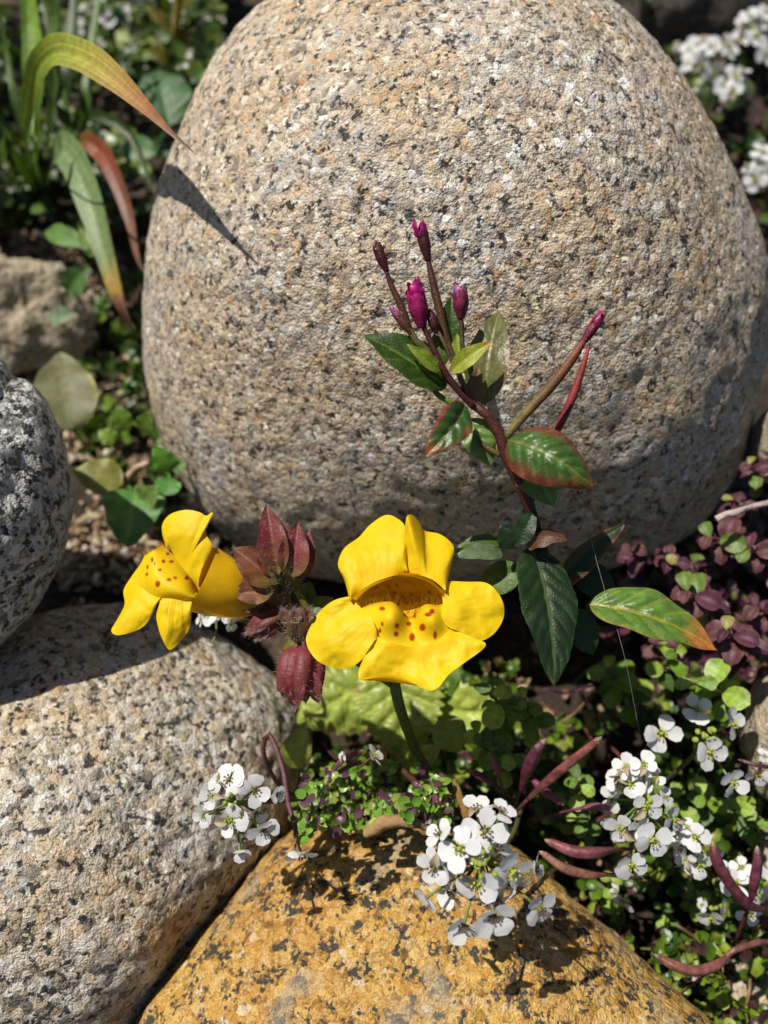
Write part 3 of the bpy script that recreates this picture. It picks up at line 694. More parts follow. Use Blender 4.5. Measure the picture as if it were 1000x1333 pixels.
tube(wh, [c3(545, 900, 13.75), c3(480, 860, 13.8), c3(430, 810, 13.85), c3(410, 780, 13.85)], [0.048, 0.048, 0.040, 0.032], OL, OL, name='petiole')
tube(wh, [c3(380, 720, 13.7), c3(330, 690, 13.7), c3(310, 670, 13.65)], [0.040, 0.048, 0.040], G_MID * 1.5, G_MID, name='petiole')
MG = C(.50, .015, .22); PK = C(.55, .17, .40)
def floret(A, B, r, flare, col0=DR, col1=MG, label=None, name='bud', petals=4):
    A = np.asarray(A); B = np.asarray(B); d = B - A
    o = tube(wh, [A - d * .12, A + d * .05, A + d * .3, A + d * .5, A + d * .66], [r * .36, r * .55, r * .8, r * .78, r * .64], col0, col0 * 1.3, name=name, mat=M_calyx, seg=20, ridge=.12, nr=4, label=label)
    x = nrm(d); e = nrm(np.cross(x, Fv)); g_ = np.cross(x, e)
    for k in range(4):
        a = k * math.pi / 2 + .2; rd = e * math.cos(a) + g_ * math.sin(a)
        leaf(o, A + d * .42 + rd * r * .8, A + d * .8 + rd * r * .62, r * 1.0, col0 * 1.2, n=rd, name='sepal', mat=M_calyx, shape='ovate', fold=-.3, bend=.1, nu=8, nv=5)
    for k in range(petals + 1):
        a = k * 2 * math.pi / (petals + 1) + .6; rd = e * math.cos(a) + g_ * math.sin(a)
        leaf(o, A + d * .4 + rd * r * .5, B + rd * r * flare * random.uniform(.4, 1.2) + d * random.uniform(-.16, .06), r * random.uniform(1.0, 1.5), col1 * random.uniform(.7, 1.3), n=rd, name='petal', mat=M_mag, shape='ovate', fold=random.uniform(-.3, .3), bend=.1, nu=12, nv=7, curl=.3, wav=.12, vein=col1 * .5)
    return o
floret(c3(288, 200, 13.35), c3(256, 60, 13.25), .105, .95, label='tallest magenta bud', col0=DR * 1.1)
floret(c3(140, 240, 13.35), c3(100, 140, 13.3), .095, .5, col0=DR * 1.2, col1=DR * 1.8, label='wine red closed bud at the far left')
floret(c3(266, 432, 13.3), c3(236, 280, 13.1), .17, .75, col0=C(.34, .012, .11), col1=C(.45, .012, .18), label='widest magenta flower, half open')
floret(c3(406, 405, 13.4), c3(404, 288, 13.25), .14, .6, col0=C(.2, .02, .06), col1=PK, label='pale pink half open flower')
floret(c3(320, 462, 13.35), c3(294, 388, 13.3), .095, .15, col0=DR * .9, col1=DR, label='small dark bud between the flowers')
floret(c3(224, 462, 13.4), c3(160, 370, 13.35), .085, .4, col0=C(.14, .05, .03), col1=PK * .8, label='small bud with a pink tip')
floret(c3(840, 496, 13.35), c3(910, 390, 13.3), .095, .5, col0=C(.16, .01, .04), col1=C(.32, .02, .12), label='magenta bud ending the long right stalk')
GLF = C(.05, .105, .012)
leaf(wh, c3(352, 662, 13.65), c3(62, 476, 13.4), wd_(60), GLF * .62, n=-Fv + Uv * .5, veins=6, relief=.03, fold=.3, bend=.06, vein=GLF * 2.6, serr=.06, nu=34, nv=17, edge=G_MID * 1.3, edge_w=.95)
leaf(wh, c3(485, 722, 13.75), c3(540, 390, 14.0), wd_(56), C(.12, .12, .035), n=-Fv - Rv * .35, veins=6, relief=.03, fold=.28, bend=.1, vein=C(.2, .2, .07), mat=M_gloss, edge=C(.2, .06, .04), edge_w=.85, nu=30, nv=15)
leaf(wh, c3(372, 606, 13.3), c3(516, 500, 13.1), wd_(24), C(.30, .34, .03), fold=.35, tip=C(.45, .2, .02), tip_w=.7, vein=G_YEL, n=-Fv + Uv * .3)
leaf(wh, c3(418, 720, 13.5), c3(278, 905, 13.1), wd_(44), C(.04, .095, .016), n=-Fv + Rv * .5, veins=5, relief=.05, fold=.3, bend=.12, mat=M_gloss, edge=C(.28, .05, .05), edge_w=.72, tip=RUST * .7, vein=C(.15, .2, .05), nu=30, nv=15, twist=.6)
leaf(wh, c3(432, 770, 13.9), c3(512, 936, 13.9), wd_(44), C(.12, .20, .04), veins=5, relief=.05, fold=.1, bend=.1, vein=C(.25, .36, .1), mat=M_gloss, nu=28, nv=15)
leaf(wh, c3(572, 846, 13.65), c3(872, 1012, 13.2), wd_(74), C(.05, .11, .018), n=-Fv + Uv * .15, veins=7, relief=.085, fold=-.4, bend=.24, vein=C(.17, .2, .05), mat=M_gloss, edge=C(.15, .035, .02), edge_w=.6, tip=RUST, tip_w=.85, nu=42, nv=21, wav=.02)
leaf(wh, c3(600, 890, 14.0), c3(735, 1078, 13.9), wd_(52), C(.11, .22, .04), veins=6, relief=.04, bend=.1, vein=C(.25, .34, .1), mat=M_gloss, edge=C(.2, .06, .02), edge_w=.9, nu=30, nv=15)
leaf(wh, c3(690, 990, 13.9), c3(800, 990, 13.8), wd_(28), C(.2, .3, .04), bend=.1)
leaf(wh, c3(368, 540, 13.7), c3(372, 338, 13.6), wd_(34), GLF * .7, veins=5, relief=.02, fold=.3)
leaf(wh, c3(395, 600, 13.6), c3(392, 470, 13.5), wd_(20), C(.3, .36, .04), fold=.3)
leaf(wh, c3(335, 605, 13.45), c3(214, 508, 13.25), wd_(18), C(.24, .32, .03), fold=.3, edge=C(.3, .1, .04), edge_w=.85)
leaf(wh, c3(340, 590, 13.6), c3(310, 470, 13.6), wd_(24), G_MID * .8, fold=.2)
leaf(wh, c3(440, 720, 13.6), c3(470, 580, 13.5), wd_(20), BRONZE, fold=.3)
# lower leaves
DG_SHADED = C(.012, .034, .008)  # dark green, deepened to paint in shade on the drooping leaf
leaf(wh, c4(350, 190, 14.0), c4(425, 668, 13.0), 1.02, DG_SHADED, n=-Fv + Uv * .05 + Rv * .3, veins=8, relief=.05, fold=.14, bend=.08, vein=C(.10, .17, .05), serr=.05, edge=C(.08, .16, .03), edge_w=1.02, tip=C(.5, .2, .02), tip_w=.93, nu=46, nv=23, label='large dark green drooping leaf with painted-in shade')
leaf(wh, c4(545, 388, 14.0), c4(985, 545, 13.6), .98, C(.10, .20, .03), n=-Fv + Uv * 1.0, veins=6, relief=.08, fold=.25, bend=.1, vein=C(.45, .32, .04), mat=M_gloss, tip=C(.5, .16, .04), tip_w=.66, nu=44, nv=21, edge=C(.3, .1, .03), edge_w=.95, label='green leaf fading to orange and red at its tip')
leaf(wh, c4(330, 175, 13.9), c4(468, 165, 13.5), .5, C(.10, .045, .022), n=-Fv + Uv, fold=-.3, bend=.22, edge=C(.3, .12, .03), edge_w=.95)
leaf(wh, c4(250, 215, 14.1), c4(80, 225, 13.8), .36, C(.11, .16, .08), n=-Fv + Uv * .8, fold=.2, bend=.1, mat=M_gloss, veins=5, relief=.015)
leaf(wh, c4(245, 175, 14.2), c4(90, 190, 14.1), .3, G_MID * .8, n=-Fv + Uv * .8, bend=.1)
leaf(wh, c4(430, 330, 14.5), c4(670, 110, 14.2), .5, DG_SHADED, n=-Fv + Uv, fold=-.4, bend=.12, edge=C(.22, .05, .02), edge_w=.8)
leaf(wh, c4(270, 200, 13.8), c4(245, 110, 13.7), .3, DG_SHADED * 1.2)
leaf(wh, c4(300, 180, 13.7), c4(360, 60, 13.7), .34, DG_SHADED * 1.4, fold=.3)
leaf(wh, c4(310, 260, 14.2), c4(150, 350, 14.4), .55, G_MID, bend=.1, veins=5, relief=.02)
leaf(wh, c4(480, 400, 15.2), c4(560, 560, 15.4), .6, DG_SHADED * 1.4)
leaf(wh, c4(500, 250, 14.9), c4(640, 380, 14.8), .6, DG_SHADED * 1.2)

# ------------------------------------------------------------------ sweet alyssum
def disc_leaf(nu, nv, shape, cup=.0, width=1.0, bend=.0, base=None):
    p, f, u, v = leaf_geo((0, 0, 0), (1, 0, 0), width, n=(0, 0, 1), bend=bend, fold=cup, shape=shape, wav=.03, nu=nu, nv=nv, curl=0)
    return p, f, u, v
WPET = []
FS = 1.12
for k in range(3):
    p, f, u, v = disc_leaf(8, 7, 'obov', cup=(.12, -.08, .05)[k], width=(.98, 1.05, .9)[k], bend=(-.05, .06, .02)[k])
    c = np.tile(C(.84, .84, .86), (len(p), 1)); m = np.clip(1 - u / .22, 0, 1)[:, None]; c = c * (1 - m) + C(.45, .5, .12) * m
    WPET.append(mesh_data('petal', p, f, M_white, c))
p, f, u, v = disc_leaf(8, 7, 'ovate', cup=.6, width=.5, bend=.2)
WILT = mesh_data('petal', p, f, M_white, np.tile(C(.5, .42, .3), (len(p), 1)))
def centre_mesh(colr, colt, nm):
    parts = []
    v_, f_ = ico(1)
    parts.append((v_ * (.13, .13, .16) + (0, 0, .08), f_, colr))
    for k in range(6):
        a = k * math.pi / 3 + .3; b = np.array([math.cos(a) * .1, math.sin(a) * .1, .05]); t = np.array([math.cos(a) * .22, math.sin(a) * .22, .28])
        tv_, tf2, _, _ = tube_geo([b, (b + t) / 2, t], [.022, .02, .02], seg=4, n=3); parts.append((tv_, tf2, colr))
        parts.append((v_ * .06 + t, f_, colt))
    vv, ff, cc_ = join(parts)
    return mesh_data(nm, vv, ff, M_petal if 0 else M_stem, cc_)
CEN = [centre_mesh(C(.3, .42, .05), C(.62, .52, .03), 'centre_yellow'), centre_mesh(C(.22, .2, .05), C(.12, .035, .02), 'centre_dark')]
SEP = None
def white_flower(root, pos, normal, size, dark=0, spin=0.0, close=.0):
    base = np.array(root.location)
    Mx = frame_mat(np.asarray(pos) - base, normal, xdir=(math.cos(spin), math.sin(spin), .1), scale=size * FS / 2)
    if 'petal_mix' not in root: root['petal_mix'] = random.randint(0, 2)
    fo = inst('flower', CEN[dark], root, Mx)
    for k in range(4):
        a = k * math.pi / 2 + random.uniform(-.12, .12) + (.12 if k % 2 else -.12)
        el = random.uniform(-.15, .3) + close + (.5 if random.random() < .12 else 0)
        Mp = Matrix.Rotation(a, 4, 'Z') @ Matrix.Rotation(-el, 4, 'Y') @ Matrix.Translation((.08, 0, 0)) @ Matrix.Scale(random.uniform(.85, 1.02), 4)
        inst('petal', WPET[(k + root['petal_mix']) % 3] if random.random() > .06 else WILT, fo, Mp @ Matrix.Rotation(random.uniform(-.25, .25), 4, 'X') @ Matrix.Diagonal((1, random.uniform(.85, 1.1), 1, 1)))
    return fo
bud_v, bud_f = ico(2)
BUDM = mesh_data('flower_bud', bud_v * (.5, .5, .7), bud_f, M_stem, C(.38, .46, .08))
def cluster(label, name, flowers, axis, stem, size, depth, buds=0, group='sprigs of white alyssum flowers', out=.7, bud_r=.07, stemcol=C(.10, .14, .04), under=0):
    """flowers: (px, py, dark, size factor, tilt); axis: centre of the head; stem: px points down to the ground"""
    pts = [P(*s_) for s_ in stem]
    root = thing('alyssum_sprig', label, 'flower sprig', pts[-1], group)
    hub = P(axis[0], axis[1], depth + .55)
    parts = []
    v_, f_, u_, _ = tube_geo([hub] + pts, [.04] + [.045] * len(pts), seg=7); parts.append((v_, f_, np.outer(1 - u_, stemcol) + np.outer(u_, C(.09, .03, .035))))
    for i, (px, py, dark, sf, side) in enumerate(flowers):
        dd = depth + random.uniform(-.12, .12) + abs(px - axis[0]) * .003
        pos = P(px, py, dd)
        o_ = nrm(np.array([(px - axis[0]), -(py - axis[1]), 0]) + 1e-3)
        nn = -Fv * (1 - side) + (Rv * o_[0] + Uv * o_[1]) * (side + .25 * out) + Uv * .1 + RNG.normal(0, .1, 3)
        mid = (hub + pos) / 2 + np.array([0, 0, -.08])
        v_, f_, _, _ = tube_geo([hub + RNG.normal(0, .05, 3), mid, pos], [.02, .018, .025], seg=5, n=6); parts.append((v_, f_, stemcol * 1.6))
        white_flower(root, pos, nn, size * sf, dark, random.uniform(0, 3.1), close=.25 * side)
    for k in range(under):
        a = RNG.uniform(0, 6.28); r_ = RNG.uniform(.15, .75)
        pos = hub + Rv * math.cos(a) * r_ + Uv * math.sin(a) * r_ - Fv * RNG.uniform(-.15, .25)
        v_, f_, _, _ = tube_geo([hub + Fv * .1, (hub + pos) / 2 + Fv * .05, pos], [.02, .018, .025], seg=5, n=6); parts.append((v_, f_, stemcol * 1.6))
        white_flower(root, pos, Rv * math.cos(a) + Uv * math.sin(a) - Fv * .6 + RNG.normal(0, .2, 3), size * .85, 1, random.uniform(0, 3), close=.15)
    vv, ff, cc_ = join(parts); mk('stem', vv, ff, M_stem, root, cc_)
    for k in range(buds):
        r_ = random.uniform(0, .22); a = random.uniform(0, 6.3)
        pos = P(axis[0], axis[1], depth + .05) + Rv * math.cos(a) * r_ + Uv * math.sin(a) * r_ - Fv * random.uniform(0, .15)
        inst('flower_bud', BUDM, root, frame_mat(pos - np.array(root.location), -Fv + RNG.normal(0, .3, 3), scale=bud_r * random.uniform(.8, 1.3)))
    return root
cluster('large white alyssum cluster overhanging the golden rock', 'a',
    [(631, 1082, 1, 1.0, 0), (599, 1105, 0, 1.0, .15), (565, 1130, 1, .85, .25), (622, 1149, 0, 1.02, 0), (667, 1134, 0, 1.05, .1), (643, 1190, 1, 1.0, .1), (604, 1202, 1, .95, .2), (702, 1182, 1, .85, .5), (573, 1086, 1, .75, .65), (694, 1131, 1, .75, .6), (556, 1168, 1, .62, .6), (652, 1058, 1, .7, .6)],
    (629, 1118), [(640, 1120, 13.0), (668, 1085, 13.9), (680, 1050, 15.0), (700, 1020, 16.5)], .60, 11.3, buds=22, under=14)
cluster('white alyssum cluster against the pale cobble left of the golden rock', 'a',
    [(300, 1068, 0, 1.0, 0), (276, 1036, 0, .8, .2), (265, 1062, 0, .72, .4), (298, 1015, 1, 1.0, .1), (331, 1028, 1, .95, .15), (342, 1080, 1, .95, .1), (312, 1106, 0, .75, .4), (283, 1018, 0, .6, .6), (360, 1034, 1, .6, .5)],
    (305, 1045), [(325, 1045, 13.3), (370, 1042, 13.9), (420, 1040, 14.8), (450, 1055, 16.0)], .50, 12.6, buds=10, bud_r=.06, under=7)
cluster('drooping white blossom hanging over the notch between cobble and golden rock', 'a', [(392, 1112, 1, .95, .55), (383, 1106, 1, .7, .8)], (386, 1090), [(384, 1075, 13.5), (375, 1045, 13.8), (368, 1000, 14.2), (350, 955, 14.5), (344, 985, 14.6), (372, 1030, 15.4), (430, 1050, 16.2)], .5, 12.9, stemcol=C(.12, .04, .06))
cluster('single white blossom in front of the crinkled leaves', 'a', [(487, 985, 0, .75, .7), (446, 985, 1, .35, .5)], (470, 992), [(450, 1000, 14.3), (415, 1025, 14.9), (420, 1050, 16.2)], .5, 13.7, stemcol=C(.12, .05, .06))
cluster('dense white alyssum spike left of the four open blossoms', 'a',
    [(815, 998, 0, .85, .15), (838, 996, 0, .85, .2), (820, 1022, 0, .9, .1), (852, 1012, 0, .7, .4), (841, 1050, 0, 1.0, 0), (809, 1078, 0, 1.0, .2), (850, 1093, 0, 1.1, 0), (822, 1126, 0, 1.0, .1), (877, 1066, 0, .85, .3), (806, 1010, 0, .6, .5), (835, 1076, 0, .8, .1), (866, 1038, 0, .6, .4)],
    (840, 1045), [(850, 1060, 15.0), (875, 1085, 15.6), (900, 1110, 16.5), (910, 1120, 17.4)], .53, 13.9, buds=12, under=9)
cluster('four open white blossoms round yellow-green buds beside the tan stone', 'a',
    [(862, 954, 0, 1.1, .15), (907, 924, 0, .9, .3), (953, 943, 0, .9, .3), (923, 979, 0, 1.0, 0), (953, 1018, 0, .9, .3)],
    (915, 955), [(905, 980, 15.4), (880, 1005, 16), (860, 1025, 17), (862, 1040, 17.6)], .60, 14.4, buds=14, bud_r=.09)
cluster('white alyssum blossoms behind the curved purple pod', 'a',
    [(905, 1090, 0, 1.0, .1), (895, 1078, 0, .7, .4), (910, 1126, 0, .95, .15), (935, 1120, 0, .7, .3), (893, 1118, 0, .7, .3)],
    (905, 1105), [(915, 1130, 15.6), (930, 1160, 16.6), (935, 1175, 17.4)], .5, 14.5, buds=6, under=4)
cluster('white alyssum blossoms between the two purple pods at the right edge', 'a',
    [(958, 1150, 0, 1.0, .2), (988, 1165, 0, .9, .3), (975, 1190, 0, .8, .2), (1005, 1140, 0, .9, .3), (965, 1130, 0, .7, .4)],
    (975, 1160), [(978, 1190, 16.2), (975, 1210, 17.0), (960, 1215, 17.6)], .55, 14.9, buds=5)
cluster('few small white blossoms above the curled pod', 'a',
    [(925, 1194, 0, .9, .3), (942, 1178, 0, .6, .5), (915, 1178, 0, .5, .5)], (928, 1180), [(930, 1180, 16.4), (925, 1175, 17.3)], .5, 15.2, buds=8)
cluster('single white blossom beside the right edge of the golden rock', 'a', [(812, 1172, 0, .9, .55), (803, 1160, 0, .6, .7)], (815, 1165), [(830, 1160, 16.5), (850, 1150, 17.3)], .55, 15.4)
cluster('small white blossoms in front of the tan stone at the right edge', 'a', [(988, 1008, 0, .9, .4), (995, 985, 0, .6, .5)], (990, 1000), [(985, 1020, 16.2), (970, 1040, 17.2)], .5, 14.9, stemcol=C(.1, .03, .05))
cluster('white blossoms on the cobble under the left yellow bloom', 'a', [(272, 800, 0, .9, .2), (288, 800, 0, .9, .1), (262, 806, 0, .7, .4), (300, 812, 0, .7, .5), (276, 838, 1, .6, .7)], (285, 805), [(310, 806, 15.2), (330, 812, 15.6), (345, 825, 16)], .42, 14.7)
cluster('white alyssum row above the boulder shoulder at top right', 'a',
    [(898, 64, 0, 1.0, .2), (911, 58, 0, .9, .2), (924, 60, 0, .9, .1), (937, 61, 0, 1.1, .1), (950, 66, 0, .9, .2), (914, 86, 0, 1.0, .3), (930, 96, 0, .9, .4), (896, 84, 0, .7, .4), (946, 55, 0, .8, .3)],
    (925, 72), [(930, 110, 31), (935, 130, 33), (940, 150, 34)], .75, 28.5, buds=8, bud_r=.12)
cluster('white alyssum head in the top right corner', 'a',
    [(971, 34, 0, 1.1, .1), (983, 48, 0, 1.0, .1), (965, 50, 0, .8, .3), (990, 30, 0, .9, .2), (998, 70, 0, 1.0, .2), (976, 22, 0, .8, .3), (997, 15, 0, .9, .2)], (982, 42), [(985, 90, 31), (985, 130, 33)], .8, 28.5, buds=8, bud_r=.12)
cluster('white alyssum head between the boulder and the two top right heads', 'a',
    [(956, 97, 0, 1.0, .2), (953, 120, 0, 1.1, .1), (942, 112, 0, .8, .4), (966, 108, 0, .8, .3), (968, 92, 0, .7, .3)], (956, 108), [(960, 140, 29), (962, 170, 30)], .7, 27, buds=5, bud_r=.12)
cluster('white alyssum at the right edge beside the boulder', 'a',
    [(992, 198, 0, 1.1, .2), (988, 214, 0, .9, .3), (983, 234, 0, 1.1, .2), (1003, 205, 0, .9, .2), (1000, 225, 0, .9, .2), (975, 218, 0, .6, .5)], (993, 215), [(1000, 250, 26), (1002, 280, 27)], .62, 24, buds=5, bud_r=.1)
cluster('blurred white blossoms behind the bent grass blade', 'a',
    [(101, 36, 0, 1.2, .2), (92, 48, 0, .9, .3), (118, 22, 0, 1.0, .3), (132, 14, 0, 1.0, .2), (112, 10, 0, .8, .2), (140, 26, 0, .8, .2)], (115, 25), [(125, 60, 36), (130, 80, 37)], .8, 33, buds=4, bud_r=.12)
cluster('blurred white blossoms at the top edge left of the boulder', 'a',
    [(175, 8, 0, 1.0, .2), (205, 6, 0, 1.0, .3), (162, 24, 0, .8, .2), (215, 16, 0, .8, .2), (190, 2, 0, .8, .2)], (190, 10), [(192, 40, 37), (195, 60, 38)], .8, 34, buds=3, bud_r=.12)

# ------------------------------------------------------------------ purple seed pods
PU = C(.085, .025, .028); PU2 = C(.12, .025, .05)
def pod(label, pts, r, c0=PU, c1=PU, taper=True, stemr=None):
    root = thing('seed_pod', label, 'seed pod', P(*pts[0]), 'purple seed pods among the creeping plants')
    n = len(pts); r = r * .68; rr = [r * (.5 if (i == 0) else (.7 if i == n - 1 else 1)) for i in range(n)]
    b = tube(root, [P(*q) for q in pts], rr, c0, c1, name='husk', mat=M_husk, seg=22, ridge=.09, nr=4, n=36)
    b.data.vertices.foreach_set('co', (lambda a_: (a_ + .10 * r * np.stack([vnoise(a_ + 3 * k, 4.5, 3) for k in range(3)], 1)).ravel())(np.array([q_.co[:] for q_ in b.data.vertices])))
    e = P(*pts[-1]); d = nrm(e - P(*pts[-2]))
    tube(root, [e - d * .02, e + d * r * .6, e + d * r * 1.1], [r * .66, r * .42, r * .1], C(.16, .08, .06), C(.28, .2, .16), name='tip', seg=8)
    tube(root, [P(*pts[0]) - nrm(P(*pts[1]) - P(*pts[0])) * .9 + np.array([0, 0, -.5]), P(*pts[0]) + nrm(P(*pts[1]) - P(*pts[0])) * .04], [r * .35, r * .45], c0 * .7, c0, name='stalk', seg=7)
    return root
pod('long straight purple-brown pod slanting up right beneath the drooping leaf', [(688, 1040, 14.0), (712, 1018, 13.7), (745, 990, 13.4), (779, 963, 13.1)], .11, PU * 1.1, C(.19, .06, .05))
pod('broad plum pod standing upright between the green leaves', [(680, 1022, 14.4), (688, 1000, 14.1), (698, 978, 13.9), (706, 968, 13.9)], .15, PU2 * .7, PU2 * .6)
pod('violet pod crossing under the long straight pod', [(690, 1010, 14.3), (705, 1026, 14.1), (730, 1045, 14.1)], .1, PU2 * 1.1, PU2)
pod('short purple pod behind the blossom cluster', [(640, 1018, 14.4), (628, 1012, 14.3), (616, 1005, 14.3)], .11, PU2 * .7, PU2 * .6)
pod('thin purple twiglet pod among pale green leaves', [(652, 1016, 14.3), (646, 1000, 14.1), (638, 982, 14.0)], .07, PU, C(.2, .07, .08))
pod('shiny plum pod along the top of the golden rock edge', [(798, 1106, 14.1), (775, 1110, 13.9), (745, 1108, 13.9), (716, 1096, 14.0)], .13, PU * 1.1, C(.2, .06, .07))
pod('brown pod below the shiny plum pod', [(788, 1138, 14.3), (765, 1138, 14.2), (735, 1130, 14.2), (708, 1112, 14.3)], .12, C(.13, .05, .04), C(.2, .09, .06))
pod('pinkish pod reaching toward the dense white spike', [(756, 1052, 14.8), (775, 1050, 14.7), (796, 1052, 14.6)], .09, PU2, C(.3, .1, .14))
pod('curved dark plum pod left of the blossoms at the right edge', [(995, 1185, 14.3), (972, 1176, 14.0), (950, 1150, 13.8), (934, 1122, 13.7), (929, 1102, 13.7)], .13, C(.10, .02, .035), C(.12, .03, .04))
pod('upright dark plum pod at the right edge', [(979, 1170, 14.1), (982, 1150, 14.0), (986, 1128, 13.9), (986, 1108, 13.9)], .12, C(.10, .02, .04), C(.12, .03, .05))
pod('long curled brown pod under the small blossoms in the lower right', [(948, 1245, 14.2), (930, 1258, 14.0), (905, 1264, 13.9), (880, 1258, 13.9), (858, 1246, 14.0)], .12, C(.16, .05, .045), C(.18, .07, .05))
pod('slim brown pod continuing right from the curled pod', [(940, 1252, 14.2), (955, 1238, 14.2), (985, 1228, 14.3), (1015, 1226, 14.4)], .08, C(.14, .05, .04), C(.14, .05, .04))
pod('dark pod pointing left across the tan stone', [(1010, 1000, 14.9), (985, 996, 14.8), (965, 990, 14.9)], .06, PU * .8, PU * .8)
pod('purple bud-like pod left of the single white blossom', [(430, 1010, 14.4), (446, 990, 14.1), (470, 978, 14.0)], .075, C(.2, .08, .1), PU2 * .8)

# ------------------------------------------------------------------ grass clump, top left
gr = thing('grass_clump', 'clump of broad grass blades, one bent over the boulder with a rusty tip', 'grass plant', AZ(70, 260, .3))
def blade(pts, width, cols, n=None, fold=.25, name='blade', label=None, nu=60, nv=17, tw=0.0):
    """curved blade along world points, colour stops along its length"""
    q = cr(pts, nu); t = np.gradient(q, axis=0); t /= np.linalg.norm(t, axis=1)[:, None]
    u = np.linspace(0, 1, nu)
    vs = []
    n0 = np.array([-.3, -.6, .75]) if n is None else np.asarray(n, float)
    wv_ = np.interp(u, *zip(*width))
    for i in range(nu):
        y = nrm(np.cross(n0, t[i])); nn = np.cross(t[i], y)
        a = tw * u[i]; y2 = y * math.cos(a) + nn * math.sin(a); n2_ = nn * math.cos(a) - y * math.sin(a)
        for v in np.linspace(-1, 1, nv): vs.append(q[i] + y2 * wv_[i] / 2 * v + n2_ * (fold * abs(v) * wv_[i] / 2))
    cs = np.stack([np.interp(u, [c[0] for c in cols], [c[1][j] for c in cols]) for j in range(3)], 1)
    cs = np.repeat(cs, nv, 0); vv_ = np.tile(np.linspace(-1, 1, nv), nu); uu_ = np.repeat(u, nv)
    stripe = (1 + .22 * np.sin(vv_ * 21)) * (1 + .45 * vnoise(np.stack([uu_ * 5, vv_ * 4, uu_ * 0 + pts[1][0]], 1), 1.6, 3))
    return mk(name, np.array(vs), grid_faces(nu, nv), M_leaf, gr, cs * stripe[:, None], label=label)
GB = C(.045, .085, .012)
blade([AZ(60, 250, .4), P(36, 190, 21.5), P(44, 105, 18.2), P(70, 68, 17.0), P(110, 75, 15.9), P(150, 103, 15.0), P(190, 140, 14.05), P(222, 172, 13.55), P(252, 198, 13.32)],
      [(0, .25), (.3, .3), (.5, .28), (.62, .42), (.72, .66), (.82, .58), (.9, .33), (.96, .12), (1, .02)], [(0, GB), (.5, C(.10, .18, .02)), (.68, C(.24, .32, .03)), (.78, C(.34, .34, .05)), (.86, C(.40, .27, .07)), (.93, C(.34, .15, .06)), (1, C(.12, .07, .04))], label='bent blade, yellow green with a rusty tip', n=(.1, -.75, .65))
blade([AZ(60, 255, .4), P(75, 200, 23), P(95, 205, 21.5), P(118, 260, 20.8), P(138, 330, 20.5), P(155, 390, 20.6), P(172, 430, 21.2)],
      [(0, .3), (.25, .5), (.5, 1.0), (.78, .8), (.93, .42), (1, .12)], [(0, GB), (.3, C(.09, .17, .04)), (.6, C(.19, .29, .12)), (.88, C(.17, .24, .08)), (.93, C(.5, .33, .08)), (.95, C(.3, .14, .1)), (1, C(.25, .14, .1))], label='pale striped green blade reaching down to the soil')
blade([AZ(65, 255, .4), P(100, 190, 23), P(130, 195, 21.8), P(150, 230, 21.2), P(168, 280, 20.9), P(178, 330, 21), P(186, 352, 21.2)],
      [(0, .2), (.3, .25), (.6, .35), (.75, .55), (.9, .34), (1, .08)], [(0, GB * .6), (.55, C(.08, .13, .02)), (.64, C(.16, .13, .02)), (.74, C(.26, .055, .025)), (.88, C(.17, .06, .04)), (1, C(.35, .2, .13))], label='short blade with a rust red tip')
for (pts, wdt, c_) in (
    ([(60, 250, None), (70, 120, 23), (72, 20, 22), (70, -60, 21)], .9, GB * 1.1),
    ([(48, 250, None), (52, 130, 22.5), (45, 30, 21.5), (35, -60, 21)], .8, C(.14, .24, .02)),
    ([(90, 262, None), (110, 150, 25), (120, 60, 25), (135, -40, 25)], .5, GB * 1.4),
    ([(50, 250, None), (40, 130, 24), (38, 40, 23), (20, -60, 22)], .7, C(.12, .22, .03)),
    ([(80, 260, None), (85, 130, 24), (95, 40, 24), (100, -60, 24)], .6, GB * .5),
    ([(60, 265, None), (30, 180, 22), (8, 60, 21), (-10, -30, 20)], .35, GB),
    ([(55, 255, None), (20, 200, 22), (0, 150, 21), (-30, 120, 20)], .5, GB * .8),
    ([(62, 262, None), (45, 200, 21), (44, 140, 20.5), (50, 110, 20)], .3, C(.10, .17, .03)),
    ([(70, 262, None), (110, 170, 23.5), (122, 150, 22.5), (170, 175, 22), (200, 250, 22)], .45, GB * .5),
    ([(85, 262, None), (90, 200, 24), (75, 90, 24), (55, 0, 24)], .6, GB * .9)):
    w3 = [AZ(pts[0][0], pts[0][1], .4)] + [P(*q) for q in pts[1:]]
    blade(w3, [(0, wdt * .6), (.5, wdt), (.85, wdt * .6), (1, .05)], [(0, c_ * .7), (.6, c_), (1, c_ * 1.6)], nu=24)
dry = thing('grass_stalk', 'brown upright grass stalk near the top left of the boulder', 'grass stalk', AZ(228, 130, .3))
vs, f, u, a = tube_geo([AZ(228, 130, .2), P(228, 60, 31), P(232, 0, 30), P(236, -50, 29)], [.12, .16, .14, .1], seg=8)
mk('stalk', vs, f, M_stem, dry, C(.22, .15, .02))
for k in range(4):
    leaf(dry, P(228, 85 - 22 * k, 31), P(228 + (28 if k % 2 else -40), 60 - 26 * k, 30.5), .5, C(.2, .16, .02), shape='lance')

